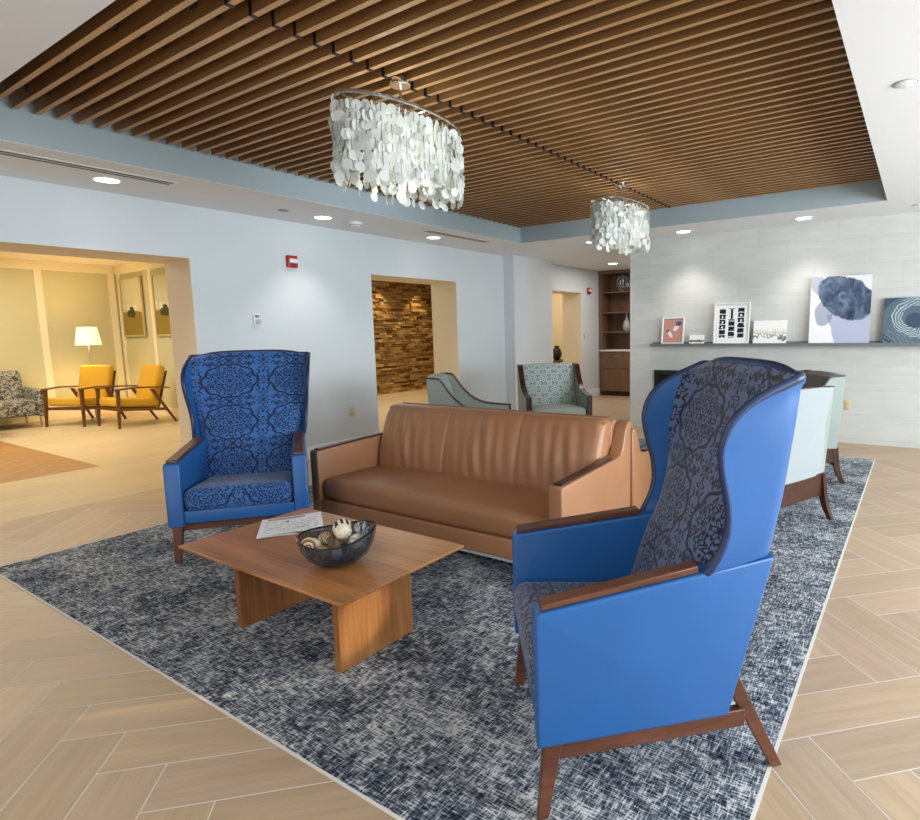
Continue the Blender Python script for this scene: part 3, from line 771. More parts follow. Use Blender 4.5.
def sheet(z, k):
    def fn(u, v):
        p = A_+(D_-A_)*u+(B_-A_)*v+(A_-B_+C_-D_)*u*v; return (p.x+k, p.y-k, z+.003*math.sin(u*5+v*3+k*90)+.003)
    return fn
b = B(); b.grid(sheet(.004, 0), 12, 12, uv=lambda u, v: (u, v)); b.build('front_page', news, t, uv=None)
b = B(); b.grid(sheet(-.0005, .012), 12, 12, uv=lambda u, v: (u, v*.5)); b.build('under_page', news, t, uv=None)
# bowl
BC = Vector((-2.163, 1.652, .42)); ang = math.atan2(.246, .237)
t = thing('glass_bowl', 'smoky dark glass bowl of decorative balls on the coffee table', 'bowl', BC)
NB = 48
prof = [(0.0, .006), (.058, .006), (.10, .018), (.135, .044), (.158, .082), (.170, .118), (.173, .134)]
inn = [(r-.008 if r > .02 else r, z+.007) for r, z in prof]
def bz(k, f): th = 2*PI*k/NB; return f*(.012*math.cos(th-ang)+.012*math.cos(2*(th-ang)))
b = B(); rings = []
for pr_ in (prof, inn[::-1]):
    for r, z in pr_:
        f = (z/.134)**2
        rings.append([b.bm.verts.new((max(r, .001)*math.cos(2*PI*k/NB), max(r, .001)*math.sin(2*PI*k/NB), z+bz(k, f))) for k in range(NB)])
for A, Bv in zip(rings, rings[1:]):
    for k in range(NB): b.bm.faces.new((A[k], A[(k+1) % NB], Bv[(k+1) % NB], Bv[k]))
bmesh.ops.recalc_face_normals(b.bm, faces=b.bm.faces); b.build('basin', smoke, t, 60)
b = B(); b.lathe([(0, 0), (.052, 0), (.05, .009), (0, .009)], 32); b.build('base_disc', plain('bowl_base', srgb(92, 74, 60), .4), t)
b = B(); b.tube([(.169*math.cos(2*PI*k/NB), .169*math.sin(2*PI*k/NB), .137+bz(k, 1.)) for k in range(NB)], .0045, 6, closed=True); b.build('rim', plain('bowl_rim', (.02, .024, .03), .15), t)
def ballmat(name, kind, c1, c2, sc):
    M = Mat(name, c1, .6); x, y, z = M.coord(); v = M.vec(x, y, z)
    if kind == 'stripe': f = ((x*sc+M.noise(v, 20.)*.6).sin()).step(-.15, .15)
    elif kind == 'hole': f = M.voro(v, sc).step(.28, .34)
    elif kind == 'strand': f = M.noise(M.vec(x*sc, y*sc*.15, z*sc*.6), 1., 2., .6, 2.).step(.45, .55)
    elif kind == 'ring': f = (((x*x+z*z).sqrt()*sc).sin()).step(-.2, .2)
    else: f = M.noise(v, sc, 3.).step(.42, .58)
    M.set('Base Color', M.mix(f, c1, c2)); M.bump(f, .5, .004); return M.m
wht, crm, drk, brn, gld = srgb(226, 222, 208), srgb(214, 190, 150), srgb(48, 42, 38), srgb(122, 92, 66), srgb(170, 146, 108)
balls = [((-2.297, 1.62), .484, .037, ballmat('ball_pierced', 'hole', drk, wht, 70.), 'white pierced ball with dark holes in the bowl'),
         ((-2.310, 1.715), .490, .034, ballmat('ball_rattan', 'strand', brn, crm, 90.), 'brown woven rattan ball behind the white pierced ball'),
         ((-2.287, 1.792), .527, .040, ballmat('ball_zebra', 'stripe', (.02, .018, .016), wht, 260.), 'black and white striped ball at the top of the bowl'),
         ((-2.225, 1.745), .535, .034, ballmat('ball_popcorn', 'hole', crm, srgb(244, 232, 208), 95.), 'cream ball with bobbly texture on top of the heap'),
         ((-2.205, 1.845), .517, .038, ballmat('ball_twig', 'strand', srgb(60, 64, 72), srgb(196, 198, 200), 70.), 'dark grey ball with pale strands at the back of the bowl'),
         ((-2.150, 1.765), .496, .037, ballmat('ball_shell', 'noise', srgb(150, 150, 142), wht, 40.), 'mottled white ball resting beside the bowl rim'),
         ((-2.215, 1.685), .478, .034, ballmat('ball_bark', 'noise', drk, brn, 60.), 'dark brown bark textured ball in the middle of the heap'),
         ((-2.225, 1.618), .483, .035, ballmat('ball_gilt', 'noise', brn, gld, 50.), 'gold brown textured ball at the front of the bowl'),
         ((-2.260, 1.570), .498, .028, ballmat('ball_spiral', 'ring', brn, crm, 420.), 'cream ball with spiral ridges at the front of the bowl'),
         ((-2.160, 1.650), .477, .022, ballmat('ball_small', 'noise', srgb(176, 178, 176), wht, 60.), 'smallest white ball low at the front of the bowl'),
         ((-2.240, 1.735), .455, .030, ballmat('ball_ring', 'ring', drk, crm, 300.), 'brown ringed ball half hidden at the bottom of the bowl')]
balls = [((p[0]+.072, p[1]-.068), z+.022, r*1.12, mt, lab) for p, z, r, mt, lab in balls]
pos = [[p[0], p[1], z] for p, z, *_ in balls]; rad = [q[2] for q in balls]
for it in range(200):      # settle the balls apart and inside the basin
    for i in range(len(pos)):
        for j in range(i):
            d = Vector(pos[i])-Vector(pos[j]); L = d.length; mn = rad[i]+rad[j]+.001
            if L < mn:
                e = d/max(L, 1e-5)*(mn-L)*.5
                for k in range(3): pos[i][k] += e[k]; pos[j][k] -= e[k]
        rx, ry = pos[i][0]-BC.x, pos[i][1]-BC.y; h = math.hypot(rx, ry); lim = lerp_tab([(0, .075), (.03, .112), (.06, .14), (.1, .16), (.13, .17)], pos[i][2]-.42)-rad[i]*1.05
        if h > lim and h > 1e-4: pos[i][0] = BC.x+rx*lim/h; pos[i][1] = BC.y+ry*lim/h; pos[i][2] += (h-lim)*.25
        pos[i][2] = max(pos[i][2], .42+.016+rad[i])
for (p, z, r, mt, lab), q in zip(balls, pos):
    b = B(); bmesh.ops.create_icosphere(b.bm, subdivisions=4, radius=r); o = b.build('decorative_ball', mt, None, 80); tag(o, lab, 'ornament', 'decorative balls in the bowl'); o.location = q
    o.rotation_euler = (random.random()*.6, random.random()*.6, R(35)+random.random()*.5)

# ================================================================== SAGE TUB CHAIRS
def tub_chair(label, loc, rz, inner, outer, back, w=.78):
    t = thing('tub_chair', label, 'armchair', loc, rz, 'sage and mint lounge chairs'); hw = w/2
    prof = smooth_pts([(0, .62), (.16, .635), (.30, .66), (.42, .72), (.52, .82), (.60, .93), (.645, .975), (.76, .985)], 28)
    prof = [(d, z) for d, z in prof]
    for sx in (-1, 1):
        poly = [(.38-d, z) for d, z in prof]+[(.38-.715, .33), (.38, .33)]
        b = B(); b.prism(poly, 0, sx*hw, sx*(hw-.06)); b.build('side_panel', outer, t, bevel=.004)
        b = B()
        for (d, z), (e, y) in zip(prof, prof[1:]):
            b.hull([(sx*hw+sx*.004, .38-d, z), (sx*(hw-.064), .38-d, z), (sx*(hw-.064), .38-e, y), (sx*hw+sx*.004, .38-e, y)],
                   [(sx*hw+sx*.004, .38-d, z+.014), (sx*(hw-.064), .38-d, z+.014), (sx*(hw-.064), .38-e, y+.014), (sx*hw+sx*.004, .38-e, y+.014)])
        b.bb(sx*hw+sx*.004, sx*(hw-.064), .378, .394, .20, .634); b.build('wood_trim', dark_wood, t, 50)
        b = B(); b.bar((sx*(hw-.04), .36, 0), (sx*(hw-.035), .365, .33), .03, .03, .045, .04); b.build('leg', dark_wood, t)
        b = B(); P = smooth_pts([(-.415, 0), (-.365, .10), (-.34, .22), (-.325, .34)], 8)
        for (y0, z0), (y1, z1) in zip(P, P[1:]):
            b.bar((sx*(hw-.03), y0, z0), (sx*(hw-.03), y1, z1), .034+.03*z0, .036+.06*z0, .034+.03*z1, .036+.06*z1)
        b.build('leg', dark_wood, t)
    b = B(); b.bb(-hw+.04, hw-.04, .33, .37, .2, .33); b.bb(-hw+.02, hw-.02, -.345, -.315, .17, .345)
    for sx in (-1, 1): b.bb(sx*(hw-.012), sx*(hw-.05), -.32, .35, .2, .335)
    b.build('apron', dark_wood, t, bevel=.003)
    # outer back
    def fn(u, v):
        z = .335+.655*v; xx = (u-.5)*(w-.02); return (xx, -.335-.05*(v**1.6)-.02*(1-(2*u-1)**2), z+.014*v*(1-(2*u-1)**2))
    b = B(); V = b.grid(fn, 12, 12, flip=True)
    V2 = b.grid(lambda u, v: tuple(Vector(fn(u, v))+Vector((0, .05, 0))), 12, 12)
    for j in range(12):
        b.bm.faces.new((V[0][j+1], V[0][j], V2[0][j], V2[0][j+1])); b.bm.faces.new((V[12][j], V[12][j+1], V2[12][j+1], V2[12][j]))
        b.bm.faces.new((V[j][12], V[j+1][12], V2[j+1][12], V2[j][12])[::-1]); b.bm.faces.new((V[j][0], V[j+1][0], V2[j+1][0], V2[j][0]))
    bmesh.ops.recalc_face_normals(b.bm, faces=b.bm.faces); b.build('outer_back', back, t, 50)
    b = B(); b.prism([(-.12, .40), (-.30, .97), (-.34, .995), (-.37, .99), (-.36, .40)], 0, -hw+.062, hw-.062, .01, 3); b.build('inner_back', inner, t)
    b = B(); vs = b.bb(-hw+.062, hw-.062, -.2, .385, .335, .47, .04, 4)
    for v in vs:
        if v.co.z > .42: v.co.z += .015*(1-(v.co.x/hw)**2)
    b.build('seat', seat_sage, t, 60)
    return t
face = lambda fx, fy: math.atan2(-fx, fy)
tub_chair('sage lounge chair turned sideways, sloping arms trimmed in dark wood, before the stone hall opening', (-3.97, 4.82, ZR), face(.86, .51), mint_fabric, sage_leather, sage_leather)
tub_chair('sage lattice lounge chair facing forward behind the tan sofa near the pier', (-3.94, 6.45, ZR), face(.684, -.729), sage_lattice, sage_leather, sage_leather, .82)
tub_chair('pale mint lounge chair seen from behind, directly behind the nearer blue armchair', (-1.025, 4.57, ZR), face(-.924, .382), mint_fabric, sage_leather, mint_fabric, .84)
tub_chair('mint lounge chair with a taupe inner back, farthest along the rug toward the tiled wall', (-1.06, 6.01, ZR), face(-.85, -.52), taupe_fabric, mint_vinyl, mint_vinyl, .74)

# ================================================================== TILED WALL: LEDGE, PICTURES, FIREBOX, OUTLET
ledge_m = plain('ledge_grey', srgb(112, 120, 122), .45)
t = thing('picture_ledge', 'long thin grey picture ledge on the tiled wall', 'shelf', (-1.3, YF, 1.19))
b = B(); b.bb(-1.93, 2.6, -.13, -.001, 0, .028); b.build('board', ledge_m, t, bevel=.002)
b = B(); b.bb(-1.93, 2.6, -.13, -.118, .028, .042); b.build('lip', ledge_m, t)
b = B(); b.bb(-1.93, 2.6, -.012, -.001, .028, .06); b.build('back_strip', ledge_m, t)
def picture(name, label, cat, x0, x1, h, art, edge, lean=.05, frame=0., fmat=None, zb=1.2215):
    t = thing(name, label, cat, ((x0+x1)/2, YF-.055-lean*.9, zb)); w = x1-x0; t.rotation_euler = (-math.atan2(lean, h), 0, 0)
    b = B()
    b.bb(-w/2, w/2, 0, .02, 0, h); b.build('canvas', edge, t, bevel=.002)
    m_ = frame
    def fn(u, v): return (-w/2+m_+(w-2*m_)*u, -.0015, m_+(h-2*m_)*v)
    b = B(); b.grid(fn, 1, 1, uv=lambda u, v: (u, v), flip=False); b.build('artwork', art, t, uv=None)
    if frame:
        b = B(); e = .014
        for x_ in (-w/2, w/2-e): b.bb(x_, x_+e, -.012, 0, 0, h)
        for z_ in (0, h-e): b.bb(-w/2+e, w/2-e, -.012, 0, z_, z_+e)
        b.build('frame', fmat, t)
    return t
def artmat(name): return Mat(name, (.8, .8, .8), .6, spec=.2)
wood_edge = plain('pale_canvas_edge', srgb(226, 206, 190), .6); white_edge = plain('white_canvas', srgb(238, 238, 236), .6)
# rose study with two pale shapes
M = artmat('art_rose'); u, v, _ = M.coord('UV'); nz = M.noise(M.vec(u, v), 9., 3.)-.5
def blob(cu, cv, ru, rv, a): 
    du, dv = u-cu, v-cv; p = du*math.cos(a)+dv*math.sin(a); q = dv*math.cos(a)-du*math.sin(a)
    return ((p/ru)*(p/ru)+(q/rv)*(q/rv)+nz*.9).lt(1.)
col = M.mix(blob(.66, .62, .17, .10, .7), srgb(196, 142, 132), srgb(236, 226, 222)); col = M.mix(blob(.78, .80, .16, .10, .2), col, srgb(76, 82, 112)); col = M.mix(blob(.68, .86, .08, .05, 2.2), col, srgb(120, 124, 150))
col = M.mix(blob(.36, .36, .19, .08, -.9), col, srgb(238, 230, 226)); col = M.mix(blob(.24, .50, .08, .06, .3), col, srgb(96, 96, 120)); M.set('Base Color', col)
picture('rose_picture', 'small dusty rose picture with two pale shapes, leaning on the ledge', 'picture', -3.065, -2.745, .375, M.m, white_edge, .05, .022, white_edge)
# small card
M = artmat('art_card'); u, v, _ = M.coord('UV'); nz = M.noise(M.vec(u*2., v), 5., 3.); h_ = v-.14-nz*.45
col = M.mix(h_.abs().lt(.06), srgb(240, 240, 238), (.02, .02, .02)); col = M.mix((h_+.1).abs().lt(.05), col, srgb(150, 120, 90)); M.set('Base Color', col)
picture('white_art_card', 'tiny white picture with a black horizon between two larger pictures', 'picture', -2.67, -2.467, .128, M.m, white_edge, .03)
# black block columns
M = artmat('art_blocks'); u, v, _ = M.coord('UV'); nz = M.noise(M.vec(u, v), 16., 2.)-.5
cu = (u*3.).frac(); ci = (u*3.).floor(); rv = (v*6.5+ci*.35); rr = rv.frac(); rn = M.rand(M.vec(ci, rv.floor(), 4.)); rn2 = M.rand(M.vec(ci, rv.floor(), 9.))
blk = (cu-.5+nz*.22).abs().lt(.33)*(rr+nz*.3).gt(.14)
hol = ((cu-.5).abs()+nz*.2).lt(.09)*((rr-.5).abs()+nz*.3).lt(.2)*rn2.gt(.45)
thin = (cu-.5+nz*.06).abs().lt(.12)*ci.gt(.5)*ci.lt(1.5)*v.gt(.55)
f = blk*(1.-hol); top = ci.gt(.5)*ci.lt(1.5)*v.gt(.62)*v.lt(.93); f = f*(1.-top)+thin*top
f = f*v.gt(.08)*v.lt(.95)
M.set('Base Color', M.mix(f, srgb(240, 242, 244), srgb(26, 34, 48)))
picture('black_block_print', 'white framed print of three black block columns on the ledge', 'picture', -2.332, -1.872, .545, M.m, white_edge, .06, .05, white_edge)
# pale landscape
M = artmat('art_hills'); u, v, _ = M.coord('UV'); nz = M.noise(M.vec(u*1.4, v*.6), 3.5, 4.); h1 = v-.30-(nz-.5)*.9-(u*4.).sin()*.05; h2 = v-.44-(M.noise(M.vec(u*1.7+4., v*.5), 4., 4.)-.5)*.7
col = M.mix(h1.abs().lt(.035)*.85, srgb(238, 240, 238), srgb(110, 128, 112)); col = M.mix(h2.abs().lt(.03)*.8, col, srgb(170, 176, 160)); col = M.mix((h2-.1).abs().lt(.03)*.7, col, srgb(214, 190, 158)); col = M.mix((h1+.06).abs().lt(.025)*u.gt(.75), col, srgb(30, 92, 84)); M.set('Base Color', col)
picture('landscape_picture', 'small white picture with faint green hill lines beside the block print', 'picture', -1.822, -1.42, .302, M.m, white_edge, .05)
# big ink wash
M = artmat('art_ink'); u, v, _ = M.coord('UV'); n1 = M.noise(M.vec(u, v), 2.6, 5., .6, .6); n2 = M.noise(M.vec(u+3., v), 5., 4., .6, 1.)
e1 = ((u-.60)*(u-.60)/.26+(v-.68+(u-.6)*.25)*(v-.68+(u-.6)*.25)/.11+(n1-.5)*1.1); dark = 1.-e1.step(.78, .92)
lefttop = (1.-((u-.14)*(u-.14)/.04+(v-.86+(u-.14)*.5)*(v-.86+(u-.14)*.5)/.03+(n2-.5)*1.6).step(.7, .9))
lav = (v-.42+(n1-.5)*.2).lt(0.)*(u-.30-(.42-v)*.35+(n2-.5)*.1).gt(0.)
mid = (1.-((u-.24)*(u-.24)/.03+(v-.46)*(v-.46)/.045+(n2-.5)*1.2).step(.7, .9))
col = M.mix(lav*.9, srgb(240, 242, 246), srgb(172, 178, 204)); col = M.mix(mid*.7, col, srgb(120, 132, 158)); col = M.mix(lefttop*.7, col, srgb(122, 134, 156))
col = M.mix(dark, col, M.ramp(n2, [(.3, srgb(46, 58, 80)), (.5, srgb(78, 94, 120)), (.72, srgb(128, 142, 166))])); M.set('Base Color', col)
picture('ink_wash_painting', 'largest picture on the ledge, navy and lavender ink wash on white', 'painting', -1.155, -.503, .81, M.m, wood_edge, .07)
# navy swirl
M = artmat('art_swirl'); u, v, _ = M.coord('UV'); nz = M.noise(M.vec(u, v), 3., 3.)-.5; du, dv = (u-.58)*.9+nz*.06, v-.5; r_ = (du*du+dv*dv).sqrt(); th = dv.atan2(du)
ln = ((r_*120.+th*9.+nz*30.).sin()).gt(.1); env = (r_-.34-(th*1.+.6).sin()*.09+nz*.1).abs().lt(.10)
soft = (r_-.36).abs().lt(.2); ln2 = ((u*60.+v*46.+nz*40.).sin()).gt(.75)*v.lt(.3)
col = M.mix(env*ln*.75, srgb(66, 84, 104), srgb(206, 222, 222)); col = M.mix(soft*.22, col, srgb(150, 170, 176)); col = M.mix(ln2*.4, col, srgb(150, 170, 178)); M.set('Base Color', col)
picture('swirl_painting', 'navy canvas with a pale green looping swirl at the end of the ledge', 'painting', -.372, .16, .525, M.m, wood_edge, .06)
t = thing('fireplace_insert', 'black fireplace insert in the tiled wall, mostly hidden by the blue armchair', 'fireplace', (-2.5, YF, 0))
b = B(); b.bb(-.70, .70, -.02, -.001, .24, .30); b.bb(-.70, .70, -.02, -.001, .79, .85); b.bb(-.70, -.64, -.02, -.001, .3, .79); b.bb(.64, .70, -.02, -.001, .3, .79); b.build('surround', black_plastic, t)
b = B(); b.bb(-.64, .64, -.010, -.002, .3, .79); b.build('glass_front', plain('firebox_glass', (.006, .006, .007), .1), t)
def outlet(name, lab, loc, nrm, mat=ivory_plastic):
    t = thing(name, lab, 'outlet', loc); t.rotation_euler = (0, 0, math.atan2(nrm[1], nrm[0])+PI/2)
    b = B(); b.bb(-.036, .036, -.006, 0, -.058, .058, .002); b.build('cover_plate', mat, t)
    b = B()
    for zz in (-.022, .022):
        b.bb(-.017, .017, -.009, -.005, zz-.015, zz+.015, .003)
    b.build('socket_face', mat, t)
    b = B()
    for zz in (-.022, .022):
        for xx in (-.007, .007): b.bb(xx-.0012, xx+.0012, -.0095, -.0085, zz-.004, zz+.007)
    b.build('slot', black_plastic, t)
outlet('wall_outlet', 'ivory wall outlet above the baseboard beside the stone hall opening', (XL, 4.84, .49), (1, 0))
outlet('wall_outlet', 'ivory wall outlet low on the tiled wall beyond the mint chairs', (-.705, YF, .47), (0, -1))
t = thing('light_switch', 'ivory light switch on the recess wall beside the passage doorway', 'switch', (XL, 10.95, 1.31), PI/2)
b = B(); b.bb(-.036, .036, -.006, 0, -.058, .058, .002); b.build('cover_plate', ivory_plastic, t); b = B(); b.bb(-.008, .008, -.016, -.006, -.012, .012); b.build('toggle', ivory_plastic, t)
def alarm(lab, y, z):
    t = thing('fire_alarm', lab, 'fire alarm', (XL, y, z), PI/2)
    b = B(); b.bb(-.06, .06, -.045, 0, -.065, .065, .006); b.build('housing', red_plastic, t)
    b = B(); b.bb(-.05, .05, -.065, -.045, -.018, .03, .01, 3); b.build('strobe_lens', plain('strobe_lens', srgb(236, 236, 240), .15), t)
    b = B(); b.bb(-.035, .035, -.047, -.044, -.055, -.03); b.build('speaker_grille', plain('grille_dark_red', srgb(110, 14, 18), .6), t)
alarm('red fire alarm strobe high on the pale blue wall', 4.12, 2.255)
alarm('red fire alarm high on the recess wall beside the passage doorway', 11.13, 2.25)
t = thing('thermostat', 'white wall control with a grey key pad on the pale blue wall', 'thermostat', (XL, 3.66, 1.62), PI/2)
b = B(); b.bb(-.036, .036, -.02, 0, -.06, .06, .004); b.build('housing', white_plastic, t)
b = B(); b.bb(-.02, .034, -.032, -.02, -.05, .0, .004); b.build('key_pad', plain('keypad_grey', srgb(176, 186, 196), .4), t)
b = B(); b.bb(-.024, .024, -.0215, -.0195, .018, .045); b.build('display', plain('lcd_dark', srgb(120, 130, 134), .3), t)

# ================================================================== RECESS CABINET
t = thing('built_in_cabinet', 'tall wooden built-in cabinet with open shelves over drawers in the recess', 'cabinet', (-5.87, 11.6, 0))
Wc, Dc = 1.6, .45
for xx in (0, Wc-.1):
    b = B(); b.bb(xx, xx+.06, 0, Dc, .08, 2.685); b.build('side_panel', cab_wood, t)
b = B(); b.bb(.06, Wc-.1, Dc-.02, Dc, 1.0, 2.685); b.build('back_panel', cab_wood, t)
b = B(); b.bb(0, Wc, .02, Dc, 2.62, 2.685); b.build('top_panel', cab_wood, t)
for zz in (2.24, 1.81, 1.39):
    b = B(); b.bb(.06, Wc-.1, .02, Dc-.02, zz-.025, zz); b.build('shelf', cab_wood, t)
b = B(); b.bb(-.0, Wc, -.03, Dc-.02, .97, 1.0); b.build('counter_top', trim_white, t)
b = B(); b.bb(.06, Wc-.1, .02, Dc-.02, .1, .97); b.build('base_carcass', cab_wood, t)
for k, (z0, z1) in enumerate(((.60, .955), (.11, .59))):
    for x0, x1 in ((.01, .78), (.79, 1.58)):
        d = B(); d.bb(x0, x1, -.005, .018, z0, z1); dd = d.build('drawer', cab_wood, t, bevel=.002)
        h = B(); xm = (x0+x1)/2; h.tube([(xm-.06, -.006, z1-.09), (xm-.06, -.028, z1-.09), (xm+.06, -.028, z1-.09), (xm+.06, -.006, z1-.09)], .005, 6); h.build('handle', steel, dd)
b = B(); b.bb(.02, Wc-.1, .05, Dc, 0, .1); b.build('toe_kick', dark_wood, t)
t = thing('wire_sculpture', 'round silver wire ornament on the top cabinet shelf', 'ornament', (-5.40, 11.80, 2.24))
b = B(); rg = random.Random(4)
for k in range(9):
    r_ = .165; ph = rg.uniform(0, PI); tl = rg.uniform(-.5, .5)
    b.tube([(r_*.9*math.cos(q)*math.cos(ph)*(.5+.5*(k % 3)/2), r_*.35*math.sin(ph)*math.cos(q), .17+r_*math.sin(q+tl)*(.55+.45*(k % 3)/2)) for q in (2*PI*i/28 for i in range(28))], .007, 6, closed=True)
b.build('wire_loops', steel, t); b = B(); b.lathe([(0, 0), (.05, 0), (.045, .012), (.01, .03), (0, .03)], 20); b.build('base', steel, t)
t = thing('ceramic_vase', 'slim grey white bottle vase on the lowest open cabinet shelf', 'vase', (-5.32, 11.80, 1.39))
b = B(); b.lathe([(.045, 0), (.075, .03), (.088, .10), (.075, .18), (.04, .25), (.022, .30), (.022, .37), (.03, .395), (.022, .395)], 28); b.build('body', plain('vase_glaze', srgb(176, 178, 172), .4), t)
b = B(); b.lathe([(.023, .39), (.031, .392), (.031, .4), (.023, .4), (.023, .39)], 28, cap=False); b.build('lip', plain('vase_lip', srgb(196, 196, 190), .4), t)
# beyond the passage doorway
t = thing('console_table', 'small honey wood console glimpsed through the passage doorway', 'console table', (-7.12, 11.85, 0))
b = B(); b.bb(-.2, .2, -.45, .45, .71, .75); b.build('top', teak, t)
b = B(); b.bb(-.19, .19, -.43, .43, .22, .25); b.build('shelf', teak, t)
for sx in (-.17, .17):
    for sy in (-.4, .4): b = B(); b.bar((sx, sy, 0), (sx, sy, .72), .04, .04); b.build('leg', teak, t)
t = thing('dark_urn', 'dark rounded urn standing on the console beyond the passage doorway', 'urn', (-7.10, 11.82, .75))
b = B(); b.lathe([(.05, 0), (.10, .06), (.12, .16), (.09, .25), (.05, .29), (.06, .32)], 24); b.build('body', black_plastic, t); b = B(); b.lathe([(.05, .31), (.064, .315), (.064, .33), (.05, .33), (.05, .31)], 24, cap=False); b.build('rim', black_plastic, t)

# ================================================================== SITTING ROOM FURNITURE
def easy_chair(label, loc, rz):
    t = thing('easy_chair', label, 'armchair', loc, rz, 'mustard yellow easy chairs'); hw = .33
    for sx in (-1, 1):
        b = B(); b.bar((sx*(hw+.012), .40, 0), (sx*hw, .37, .615), .028, .032, .045, .05); b.build('leg', teak, t)
        b = B(); b.bar((sx*(hw-.015), -.50, 0), (sx*(hw-.005), -.14, .60), .028, .034, .042, .05); b.build('leg', teak, t)
        b = B(); b.prism([(.42, .612), (.41, .64), (.1, .655), (-.30, .630), (-.42, .605), (-.42, .585), (-.30, .606), (.1, .63)], 0, sx*(hw+.03), sx*(hw-.03)); b.build('armrest', teak, t, bevel=.004)
        b = B(); b.hull([(sx*(hw+.01), .37, .285), (sx*(hw-.02), .37, .285), (sx*(hw-.02), -.36, .215), (sx*(hw+.01), -.36, .215)], [(sx*(hw+.01), .37, .325), (sx*(hw-.02), .37, .325), (sx*(hw-.02), -.36, .255), (sx*(hw+.01), -.36, .255)]); b.build('side_rail', teak, t)
    b = B(); b.bb(-hw, hw, .345, .375, .28, .325); b.bb(-hw, hw, -.33, -.30, .22, .26); b.build('cross_rail', teak, t)
    b = B(); b.box((0, .06, .385), (.60, .66, .135), .035, 4, Matrix.Rotation(R(6), 3, 'X')); vs = b.bm.verts
    b.build('seat', mustard, t, 60)
    b = B(); b.box((0, -.28, .665), (.58, .13, .66), .05, 4, Matrix.Rotation(R(15), 3, 'X')); b.build('backrest', mustard, t, 60)
    # slatted back frame behind the cushion
    b = B()
    for xx in (-.26, .26): b.bar((xx, -.26, .28), (xx, -.43, .88), .03, .03)
    b.build('back_frame', teak, t); return t
easy_chair('mustard yellow easy chair with teak arms, nearer the opening jamb, in the sitting room', (-11.06, 4.55, 0), face(.04, -1.))
easy_chair('mustard yellow easy chair with teak arms between the lit lamp and grey sofa', (-12.02, 4.18, 0), face(.46, -.89))
t = thing('floor_lamp', 'lit floor lamp with a cream drum shade behind the yellow chairs', 'lamp', (-12.4, 4.48, 0))
b = B(); b.lathe([(0, 0), (.14, 0), (.14, .012), (.03, .03), (0, .03)], 28); b.build('base', steel, t)
b = B(); b.tube([(0, 0, .02), (0, 0, 1.36)], .013, 10); b.build('pole', steel, t)
b = B(); b.lathe([(.145, 1.655), (.148, 1.655), (.196, 1.34), (.192, 1.34), (.141, 1.655), (.145, 1.655)], 32, cap=False); b.bm.faces.ensure_lookup_table()
b.build('shade', lamp_shade, t)
l = bpy.data.lights.new('lamp_bulb', 'POINT'); l.energy = 32; l.color = (1., .72, .38); l.shadow_soft_size = .06; lo = bpy.data.objects.new('lamp_bulb', l); C.objects.link(lo); lo.location = (-12.4, 4.48, 1.5)
t = thing('grey_sofa', 'grey leaf patterned sofa cut off by the frame edge in the sitting room', 'sofa', (-12.66, 2.75, 0), face(1, 0))
b = B(); b.bb(-.88, .88, -.30, .42, .20, .46, .05, 4); b.build('seat_cushion', grey_leaf, t, 60)
b = B(); b.box((0, -.32, .62), (1.78, .2, .62), .06, 4, Matrix.Rotation(R(10), 3, 'X')); b.build('backrest', grey_leaf, t, 60)
for sx in (-1, 1):
    b = B(); b.bb(sx*.86, sx*.98, -.36, .42, .18, .64, .04, 4); b.build('arm', grey_leaf, t, 60)
    for yy in (-.3, .36): b = B(); b.tube([(sx*.9, yy, 0), (sx*.9, yy, .2)], .014, 10); b.build('leg', steel, t)
t = thing('pedestal_table', 'brown pedestal coffee table at the frame edge before the grey sofa', 'coffee table', (-11.75, 2.60, 0))
b = B(); b.lathe([(0, .385), (.36, .385), (.42, .405), (.42, .42), (0, .42)], 40); b.build('table_top', walnut, t)
b = B(); b.lathe([(0, 0), (.28, 0), (.27, .02), (.06, .07), (.05, .2), (.10, .34), (.22, .385), (0, .385)], 32); b.build('pedestal', walnut, t)
M = artmat('art_field'); u, v, _ = M.coord('UV'); nz = M.noise(M.vec(u, v), 5., 3.); h_ = v-.42-(nz-.5)*.14
col = M.mix(h_.gt(0.), srgb(150, 128, 56), srgb(206, 206, 172)); col = M.mix(((u-.42)*(u-.42)/.05+(v-.40)*(v-.40)/.012+(nz-.5)*1.6).lt(.8), col, srgb(74, 66, 44)); col = M.mix((h_-.07).abs().lt(.05)*nz.gt(.5), col, srgb(230, 230, 214)); M.set('Base Color', col)
gilt = plain('pale_gilt_frame', srgb(200, 186, 140), .4, .3)
for x0, x1, lab in ((-13.0, -12.15, 'framed olive landscape print near the corner of the sitting room'), (-11.72, -10.87, 'framed olive landscape print half hidden by the opening jamb')):
    t = thing('framed_print', lab, 'picture', ((x0+x1)/2, 5.33, 1.47), 0, 'framed prints in the sitting room'); w = x1-x0; h = 1.12
    b = B(); b.grid(lambda u, v: (-w/2+.03+(w-.06)*u, -.012, .03+(h-.06)*v), 1, 1, uv=lambda u, v: (u, v)); b.build('artwork', M.m, t, uv=None)
    b = B()
    for x_ in (-w/2, w/2-.035): b.bb(x_, x_+.035, -.03, 0, 0, h)
    for z_ in (0, h-.035): b.bb(-w/2+.035, w/2-.035, -.03, 0, z_, z_+.035)
    b.build('frame', gilt, t)

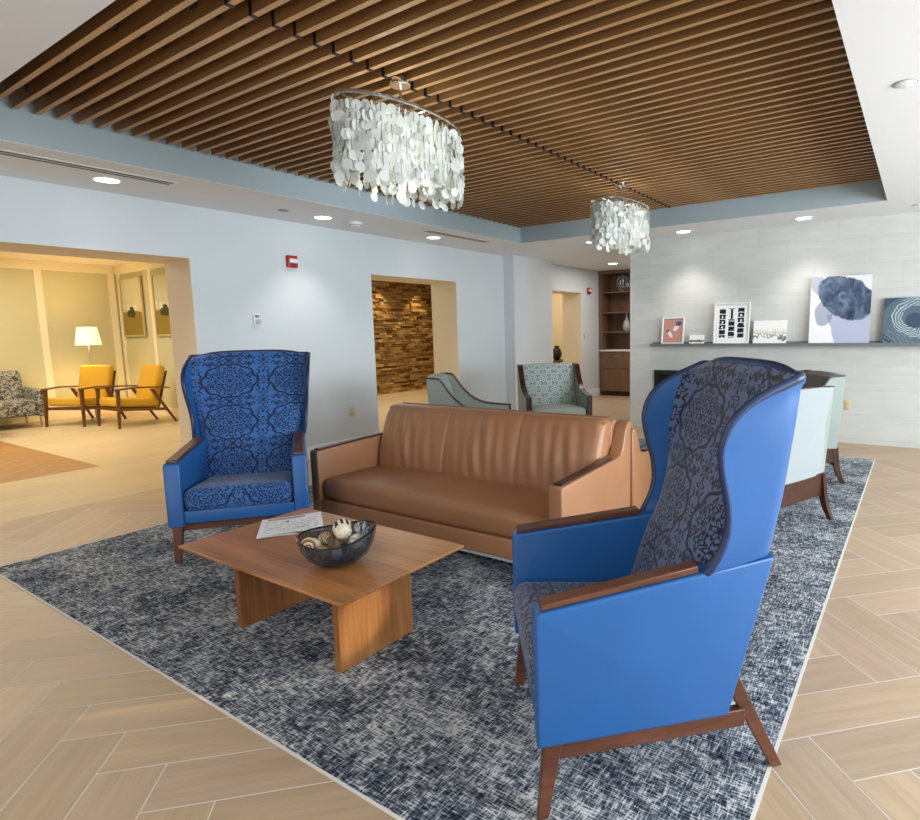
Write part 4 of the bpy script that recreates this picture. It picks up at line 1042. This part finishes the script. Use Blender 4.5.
# ================================================================== LIGHT
def area(name, loc, rot, sx, sy, e, col):
    l = bpy.data.lights.new(name, 'AREA'); l.shape = 'RECTANGLE'; l.size = sx; l.size_y = sy; l.energy = e; l.color = col
    o = bpy.data.objects.new(name, l); C.objects.link(o); o.location = loc; o.rotation_euler = rot; return o
cool = (.86, .94, 1.)
for i, (y0, y1) in enumerate(wins):
    area('window_daylight', (XR+.25, (y0+y1)/2, 1.5), (0, R(90), 0), 1.9, 2.5, (18, 245, 205)[i], cool)
area('window_daylight', (-1.2, -3.45, 1.4), (R(90), 0, 0), 4.6, 2., 40, (.92, .96, 1.))  # fill added behind the camera, no window known there
area('sitting_room_lights', (-10.3, 2.2, 2.80), (0, 0, 0), 4., 3.5, 180, (1., .91, .73))
area('hall_lights', (-8.6, 7.6, 2.8), (0, 0, 0), 1.6, 2.4, 80, (1., .92, .78))
for y in (9.7, 10.9): 
    l = bpy.data.lights.new('hall_spot', 'SPOT'); l.energy = 70; l.spot_size = R(70); l.color = (1., .78, .42); l.shadow_soft_size = .04
    o = bpy.data.objects.new('hall_spot', l); C.objects.link(o); o.location = (-10.35, y, 2.78)
area('passage_lights', (-7.2, 11., 2.7), (0, 0, 0), 1., 2., 22, (1., .82, .5))
w = bpy.data.worlds.new('world'); bpy.context.scene.world = w; w.use_nodes = True
area('ceiling_panel', (-1.6, -1.2, 2.66), (0, 0, 0), 3., 1.6, 34, (1., .97, .93))  # unseen soft fill added above the near end of the room
l = bpy.data.lights.new('sun_beam', 'SPOT'); l.energy = 2600; l.spot_size = R(2.3); l.spot_blend = .7; l.color = (1., .82, .55); l.shadow_soft_size = .02
o = bpy.data.objects.new('sun_beam', l); C.objects.link(o); o.location = (3.0, 7.0, 2.3); o.rotation_euler = (Vector((-2.06, 1.56, .17))-Vector(o.location)).to_track_quat('-Z', 'Y').to_euler()
area('recess_lights', (-4.7, 10.4, 2.66), (0, 0, 0), 1.2, 1.2, 26, (1., .95, .88))  # extra fill added to brighten the recess
bg = w.node_tree.nodes['Background']; bg.inputs[0].default_value = (.75, .86, 1., 1); bg.inputs[1].default_value = .9

sc = bpy.context.scene
sc.view_settings.view_transform = 'Standard'; sc.view_settings.look = 'None'; sc.view_settings.exposure = 0.
sc.cycles.use_denoising = True
sc.cycles.max_bounces = 8; sc.cycles.diffuse_bounces = 5; sc.cycles.transparent_max_bounces = 8
sc.cycles.caustics_reflective = False; sc.cycles.caustics_refractive = False
